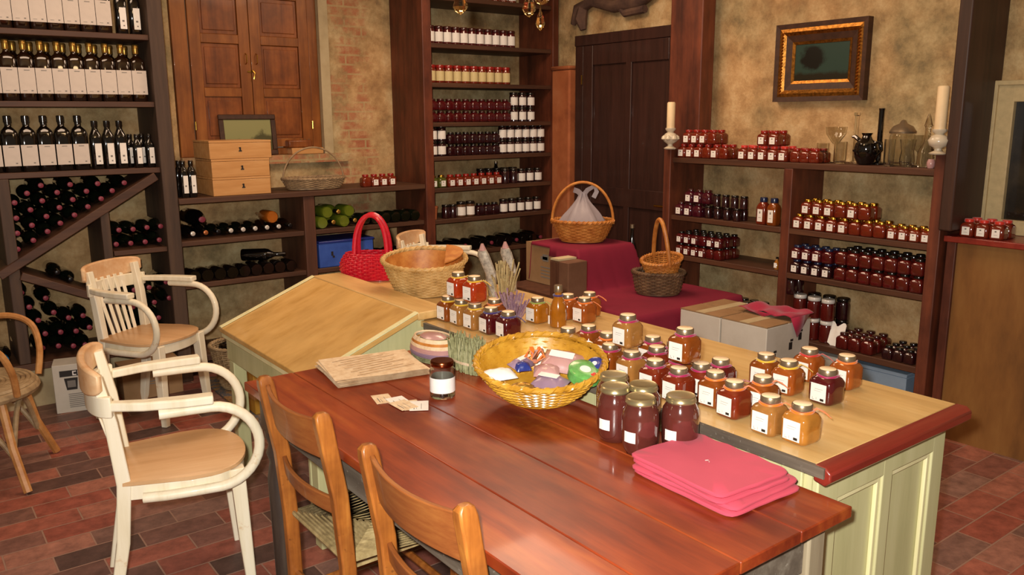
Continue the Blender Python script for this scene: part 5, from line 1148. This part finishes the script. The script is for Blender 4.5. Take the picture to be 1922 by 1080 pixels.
# cloth as a draped height field
def sstep(a, b_, x): t = max(0, min(1, (x - a) / (b_ - a))); return t * t * (3 - 2 * t)
def cloth_h(x, y):
    top = 0.8405; tbl = 0.5745
    inx = sstep(3.345, 3.395, x) * (1 - sstep(3.865, 3.925, x)); iny = sstep(3.72, 3.835, y) * (1 - sstep(4.285, 4.32, y))
    h = tbl + (top - tbl) * min(inx, iny)
    edge = min(sstep(3.15, 3.20, x), sstep(3.075, 3.125, y))
    h = 0.30 + (h - 0.30) * edge
    fold = 0.010 * math.sin(26 * x + 9 * y) * (1 - iny) * sstep(3.70, 3.75, y) if iny < 1 else 0
    return h + abs(fold) + 0.0025 * abs(math.sin(11 * x) * math.sin(13 * y)) + 0.001
m = MB()
def cf(u, v):
    x = 3.14 + u * 0.97; y = 3.06 + v * 1.26
    return (x, y, cloth_h(x, y))
NU, NV = 110, 140
vs = [cf(i / NU, j / NV) for j in range(NV + 1) for i in range(NU + 1)]
def keep(x, y):   # the cloth leaves the left face of the carton bare except for one hanging corner
    if y > 3.74 and x < 3.398:
        return cloth_h(x, y) > 0.835 - max(0.0, 0.17 * (1 - abs(y - 3.93) / 0.2))
    return True
fs = []
for j in range(NV):
    for i in range(NU):
        a = j * (NU + 1) + i; cxx, cyy = (vs[a][0] + vs[a + 1][0]) / 2, (vs[a][1] + vs[a + NU + 1][1]) / 2
        if keep(cxx, cyy): fs.append((a, a + 1, a + NU + 2, a + NU + 1))
m.add(vs, fs); cl = m.build('draped_cloth', 'burgundy', angle=180); tag(cl, 'burgundy cloth draped over the carton and low table behind the counter', 'cloth')
sd = cl.modifiers.new('thickness', 'SOLIDIFY'); sd.thickness = 0.003; sd.offset = 1
pb = basket('wicker_basket', 'orange wicker basket with tall hoop handle and grey plastic bag inside', (3.64, 4.06, 0.850), math.radians(-45), 0.14, 0.115, 0.20, 0.155, 0.135, 12, 30, 0.0055, 'wickerorange', 0.010, (0.27, 0.009, 'x', 1.04))
bg = thing('plastic_bag', 'knotted grey plastic bag standing in the orange wicker basket', 'bag', (3.64, 4.06, 0.875), math.radians(-45))
m = MB(); L = []
for u in [i / 16 for i in range(17)]:
    r = (0.13, 0.15, 0.158, 0.16, 0.158, 0.152, 0.145, 0.135, 0.122, 0.108, 0.092, 0.076, 0.06, 0.045, 0.032, 0.024, 0.022)[int(u * 16)]
    L.append([((r + 0.012 * r / .15 * math.sin(7 * a + 6 * u) + 0.006 * math.sin(13 * a)) * math.cos(a), 0.75 * (r + 0.01 * math.sin(5 * a)) * math.sin(a), 0.29 * u) for a in [2 * PI * i / 40 for i in range(40)]])
m.loft(L); m.build('bag_body', 'plastic', bg)
MB().sweep([(0.0, 0, 0.27), (0.03, 0.0, 0.31), (0.075, 0.0, 0.335), (0.09, 0, 0.30), (0.07, 0, 0.26)], 0.03, 0.003, up=(0, 1, 0.2)).build('bag_handle', 'plastic', bg)
MB().sweep([(0.0, 0, 0.27), (-0.03, 0.0, 0.30), (-0.06, 0.01, 0.31)], 0.035, 0.003, up=(0, 1, 0.2)).build('bag_handle', 'plastic', bg)
db = basket('wicker_basket', 'dark wicker basket standing on the burgundy cloth', (3.74, 3.47, 0.582), math.radians(-45), 0.13, 0.11, 0.155, 0.13, 0.135, 12, 28, 0.006, 'wickerdark', 0.010)
db2 = basket('wicker_basket', 'small orange wicker basket with upright handle nested in the dark basket', (3.755, 3.45, 0.65), math.radians(-45), 0.07, 0.06, 0.125, 0.105, 0.155, 12, 24, 0.005, 'wickerorange', 0.009, (0.27, 0.013, 'y', 0.8))
db2.rotation_euler = (math.radians(8), math.radians(-8), math.radians(-20))
# candlestick / bottle beside the door
q = thing('wall_sconce', 'small dark metal bottle with silver top standing beyond the dark basket', 'bottle', (4.02, 3.98, 0.576))
MB().lathe([(0.03, 0), (0.032, 0.2), (0.012, 0.27), (0.012, 0.34)], 16).build('glass_body', 'blackglass', q); MB().lathe([(0.014, 0.335), (0.014, 0.36)], 12).build('cap', 'silverlid', q)
# white boxes with cranberry cloth
for i, (y0, y1, lb) in enumerate(((2.80, 3.08, 'white cardboard box, left of two behind the counter'), (2.50, 2.79, 'white cardboard box, right of two, below the cranberry cloth'))):
    q = thing('white_carton', lb, 'box', (3.70, (y0 + y1) / 2, 0.0), 0, 'white cartons')
    b2 = (y1 - y0) / 2
    MB().box(-0.19, 0.19, -b2, b2, 0, 0.585).build('body', 'whitebox', q, bevel=0.004)
    MB().box(-0.19, -0.01, -b2, b2, 0.586, 0.592).box(0.0, 0.19, -b2, b2, 0.586, 0.592).build('flaps', 'carton', q)
    MB().box(-0.1905, 0.1905, -0.03, 0.03, 0.592, 0.5935).build('packing_tape', 'reveal', q)
    m = MB()
    for k, (xx, zz) in enumerate(((-0.12, 0.42), (0.02, 0.46), (0.10, 0.50), (-0.1, 0.33))): m.box(xx - 0.014, xx + 0.014, -b2 - 0.0015, -b2 - 0.0003, zz - 0.02, zz + 0.02); m.box(xx - 0.004, xx + 0.02, -b2 - 0.0015, -b2 - 0.0003, zz + 0.024, zz + 0.036)
    m.build('printed_marks', 'ink', q)
nc = thing('cranberry_cloth', 'cranberry red cloth crumpled over the corner of the white box', 'cloth', (3.80, 2.66, 0.5945))
m = MB(); m.grid(lambda u, v: ((u - .5) * 0.20, (v - .5) * 0.34, 0.022 + 0.012 * math.sin(7 * u) * math.sin(6 * v) + 0.008 * math.sin(15 * v)), 20, 24)
m.add([(-0.10, -0.165, 0.02), (0.06, -0.168, 0.02), (-0.05, -0.175, -0.09)], [(0, 1, 2)]); m.add([(-0.102, 0.10, 0.02), (-0.102, -0.06, 0.02), (-0.292 + 0.185, 0.0, -0.002)], [(0, 1, 2)])
cn = m.build('cloth', 'cranberry', nc); sd = cn.modifiers.new('thickness', 'SOLIDIFY'); sd.thickness = 0.004
# boxes under the wall bookcase
for i, (y0, y1, mt, lb) in enumerate(((2.52, 2.84, 'whitebox', 'white printed box under the wall bookcase'), (2.12, 2.50, 'bluegrey', 'blue-grey box under the right end of the wall bookcase'))):
    q = thing('storage_box', lb, 'box', (XF + 0.16, (y0 + y1) / 2, 0))
    b2 = (y1 - y0) / 2; MB().box(-0.14, 0.14, -b2, b2, 0, 0.275).build('body', mt, q, bevel=0.003); MB().box(-0.143, 0.14, -b2 - 0.002, b2 + 0.002, 0.276, 0.296).build('lid', mt, q, bevel=0.003)
    if i == 0: MB().box(-0.1415, -0.1403, 0.05, 0.12, 0.2, 0.206).box(-0.1415, -0.1403, 0.05, 0.10, 0.22, 0.226).build('print', 'inkgrey', q)
# dried bundles behind the jars
for i, (qx, qy, tpx, tpy, lb) in enumerate(((925, 556, 905, 470, 'grey speckled paper sleeve leaning behind the orange jars'), (962, 545, 948, 466, 'grey speckled paper sleeve with pink tip beside the carton'))):
    bp = atz(qx, qy, 0.8505); tp = aty(tpx, tpy, bp.y); q = thing('paper_sleeve', lb, 'paper sleeve', (bp.x, bp.y, 0.8505))
    h = tp.z - 0.8505; dx = tp.x - bp.x
    MB().tube([(0, 0, 0), (dx * .2, 0, h * .5), (dx * .9, 0, h * .9), (dx, 0, h)], [0.026, 0.034, 0.036, 0.026], 10, flat=0.6).build('sleeve', 'meshpaper', q)
    MB().tube([(dx * .96, 0, h), (dx, 0, h + 0.03)], [0.018, 0.006], 8).build('tip', 'mauve', q)
q = thing('herb_bundle', 'brown dried flower stalks between the two paper sleeves', 'dried herbs', tuple(atz(945, 575, 0.8505)))
random.seed(11); m = MB()
for i in range(60):
    x, y = random.gauss(0, .02), random.gauss(0, .02); h = random.uniform(.1, .2); m.tube([(x * .5, y * .5, 0), (x, y, h * .7), (x * 1.3, y * 1.3, h)], [0.0018, 0.0025, 0.004], 4)
m.build('stalks', 'rush', q)
q = thing('lavender_bunch', 'purple-grey lavender bunch lying behind the blue ribboned jars', 'dried flowers', tuple(atz(962, 605, 0.8505)))
m = MB()
for i in range(90):
    x, y = random.gauss(0, .02), random.gauss(0, .018); h = random.uniform(.06, .13); m.tube([(x * .5, y * .5, 0), (x, y, h * .6), (x * 1.4, y * 1.4, h)], [0.0015, 0.003, 0.005], 4)
m.build('flower_stalks', 'lavender', q)

# ------------------------------------------------------------------ left side, floor
rc = thing('rattan_armchair', 'cane armchair with woven round seat at the left photo edge', 'chair', (0.215, 4.42, 0), math.radians(-22))
m = MB(); 
for k in range(11): m.tube([(0.245 * (1 - k / 12) * math.cos(a), 0.245 * (1 - k / 12) * math.sin(a), 0.455 - 0.012 * (k / 11)) for a in [2 * PI * i / 32 for i in range(32)]], 0.0125, 6, closed=True)
m.build('woven_seat', 'ratgrey', rc)
m = MB(); m.tube([(0.25 * math.cos(a), 0.25 * math.sin(a), 0.43) for a in [2 * PI * i / 32 for i in range(32)]], 0.024, 8, closed=True); m.build('seat_rim', 'ratgrey', rc)
for i, a in enumerate((PI * .25, PI * .75, PI * 1.25, PI * 1.75)):
    MB().tube([(0.22 * math.cos(a), 0.22 * math.sin(a), 0.43), (0.27 * math.cos(a), 0.27 * math.sin(a), 0.2), (0.35 * math.cos(a), 0.35 * math.sin(a), 0.008)], 0.019, 8).build('leg', 'rattan', rc)
    b0 = a + PI / 2
    MB().tube([(0.27 * math.cos(a) * (1 - s) + 0.27 * math.cos(b0) * s, 0.27 * math.sin(a) * (1 - s) + 0.27 * math.sin(b0) * s, 0.16 + 0.22 * math.sin(PI * s)) for s in [k / 10 for k in range(11)]], 0.012, 8).build('bent_brace', 'ratgrey', rc)
m = MB(); m.tube([(-0.05 + 0.30 * math.cos(a), 0.30 * math.sin(a), 0.70 + 0.12 * max(0, -math.cos(a))) for a in [PI * .5 + PI * i / 20 for i in range(21)]], 0.015, 8)
m.build('back_hoop', 'rattan', rc)
for s in (-1, 1):
    MB().tube(spline([(-0.05, s * 0.30, 0.70), (0.10, s * 0.285, 0.715), (0.20, s * 0.26, 0.67), (0.235, s * 0.22, 0.56), (0.23, s * 0.17, 0.44)]), 0.015, 8).build('arm_hoop', 'rattan', rc)
for a in (PI * .8, PI, PI * 1.2): MB().tube([(0.23 * math.cos(a), 0.23 * math.sin(a), 0.44), (-0.05 + 0.30 * math.cos(a), 0.30 * math.sin(a), 0.70 - 0.12 * math.cos(a))], 0.009, 6).build('back_stick', 'rattan', rc)
wc = thing('white_carton', 'white carton with black drawing of a cup and CL lettering', 'box', (0.635, 5.18, 0), math.radians(-12))
MB().box(0, 0.26, 0, 0.16, 0, 0.285).build('body', 'whitebox', wc, bevel=0.003)
m = MB(); m.box(0.035, 0.24, -0.0018, -0.0003, 0.215, 0.25)
m.prism([(0.055, -0.0003, 0.205), (0.125, -0.0003, 0.205), (0.118, -0.0003, 0.135), (0.065, -0.0003, 0.135)], (0, -0.0015, 0)); m.build('printed_cup', 'ink', wc)
MB().box(0.07, 0.112, -0.0028, -0.0019, 0.15, 0.19).build('cup_window', 'inkgrey', wc)
m = MB()
for k in range(8): m.box(0.07, 0.2 - 0.02 * (k % 3), -0.0014, -0.0003, 0.03 + 0.011 * k, 0.034 + 0.011 * k)
m.build('small_print', 'inkgrey', wc)
MB().box(0.100, 0.106, -0.0028, -0.0018, 0.219, 0.245).box(0.106, 0.120, -0.0028, -0.0018, 0.239, 0.245).box(0.106, 0.120, -0.0028, -0.0018, 0.219, 0.225).build('letter', 'white', wc, False)
MB().box(0.127, 0.133, -0.0028, -0.0018, 0.219, 0.245).box(0.133, 0.146, -0.0028, -0.0018, 0.219, 0.225).build('letter', 'white', wc, False)
q = printed_carton('cardboard_carton', 'flat brown cardboard carton on the floor behind the front armchair', 0.99, 1.33, 5.15, 5.33, 0, 0.21)
m = MB(); m.box(-0.06, 0.05, -0.0915, -0.0902, 0.10, 0.106); m.box(-0.04, 0.06, -0.0915, -0.0902, 0.085, 0.09); m.build('print', 'inkgrey', q)
q = thing('yellow_crate', 'ochre yellow crate on the floor beyond the slanted desk', 'crate', (1.66, 4.55, 0)); MB().box(-0.14, 0.16, -0.12, 0.12, 0.012, 0.34).build('body', 'yellowcrate', q, bevel=0.005); MB().box(-0.145, 0.165, -0.125, 0.125, 0.10, 0.13).build('band', 'rattan', q, bevel=0.003)
tag(MB().box(1.48, 2.2, 4.0, 5.30, 0.0, 0.012).build('patterned_rug', 'rug'), 'small patterned red and brown rug beside the slanted desk', 'rug')
q = thing('blue_cap_bottle', 'bright blue bottle cap in the wine rack at the left edge', 'bottle', tuple(aty(10, 667, YF + 0.02))[:2] + (0.318,), 0)
link('bottle_glass', wine_mesh('blackglass'), q); link('foil_capsule', cm('fb', lambda: MB().loft([[(r * math.cos(2 * PI * i / 14), y, r * math.sin(2 * PI * i / 14)) for i in range(14)][::-1] for r, y in ((0.012, -0.003), (0.016, -0.001), (0.016, 0.012), (0.0145, 0.07))]).mesh('foil_capsule', plain('sky_blue_foil', '#1d7fb8', 0.3))), q)

# ------------------------------------------------------------------ chandelier (arms above the frame, crystals hang into it)
ch = thing('chandelier', 'brass chandelier with amber crystal drops at the top photo edge', 'chandelier', (1.50, 2.15, 2.12))
MB().lathe([(0.01, -0.02), (0.03, 0.0), (0.02, 0.05), (0.045, 0.09), (0.02, 0.13), (0.012, 0.2), (0.006, 0.25), (0.006, 0.88)], 16).build('stem', 'brass', ch)
for k in range(6):
    a = 2 * PI * k / 6 + 0.2
    am = MB(); am.tube([(0.02 * math.cos(a), 0.02 * math.sin(a), 0.06), (0.10 * math.cos(a), 0.10 * math.sin(a), 0.02), (0.18 * math.cos(a), 0.18 * math.sin(a), 0.05), (0.2 * math.cos(a), 0.2 * math.sin(a), 0.12)], 0.006, 8)
    am.lathe([(0.006, 0), (0.03, 0.006), (0.012, 0.012), (0.012, 0.07)], 12, (0.2 * math.cos(a), 0.2 * math.sin(a), 0.12)); am.build('arm', 'brass', ch)
def drop(px, py, dist, ln, wd):
    r = ray(px, py).normalized(); p = CP + r * dist; l0 = Vector(p) - Vector((1.5, 2.15, 2.12))
    MB().lathe([(0.0008, -ln / 2), (wd * .7, -ln * .36), (wd, -ln * .2), (wd * .75, 0.05 * ln), (wd * .3, ln * .35), (0.001, ln / 2)], 8, tuple(l0)).build('crystal_drop', 'crystal', ch, smooth=False)
    MB().tube([tuple(l0 + Vector((0, 0, ln / 2))), tuple(l0 + Vector((0, 0, 0.14 + ln / 2)))], 0.0012, 5).build('wire', 'brass', ch)
drop(1014, 36, 2.6, 0.066, 0.014); drop(993, 8, 2.62, 0.075, 0.021); drop(864, 3, 2.6, 0.075, 0.023); drop(1017, -4, 2.62, 0.04, 0.022)
MB().tube([(0.30 * math.cos(a), 0.22 * math.sin(a), 0.06) for a in [2 * PI * i / 32 for i in range(32)]], 0.004, 6, closed=True).build('ring', 'brass', ch)
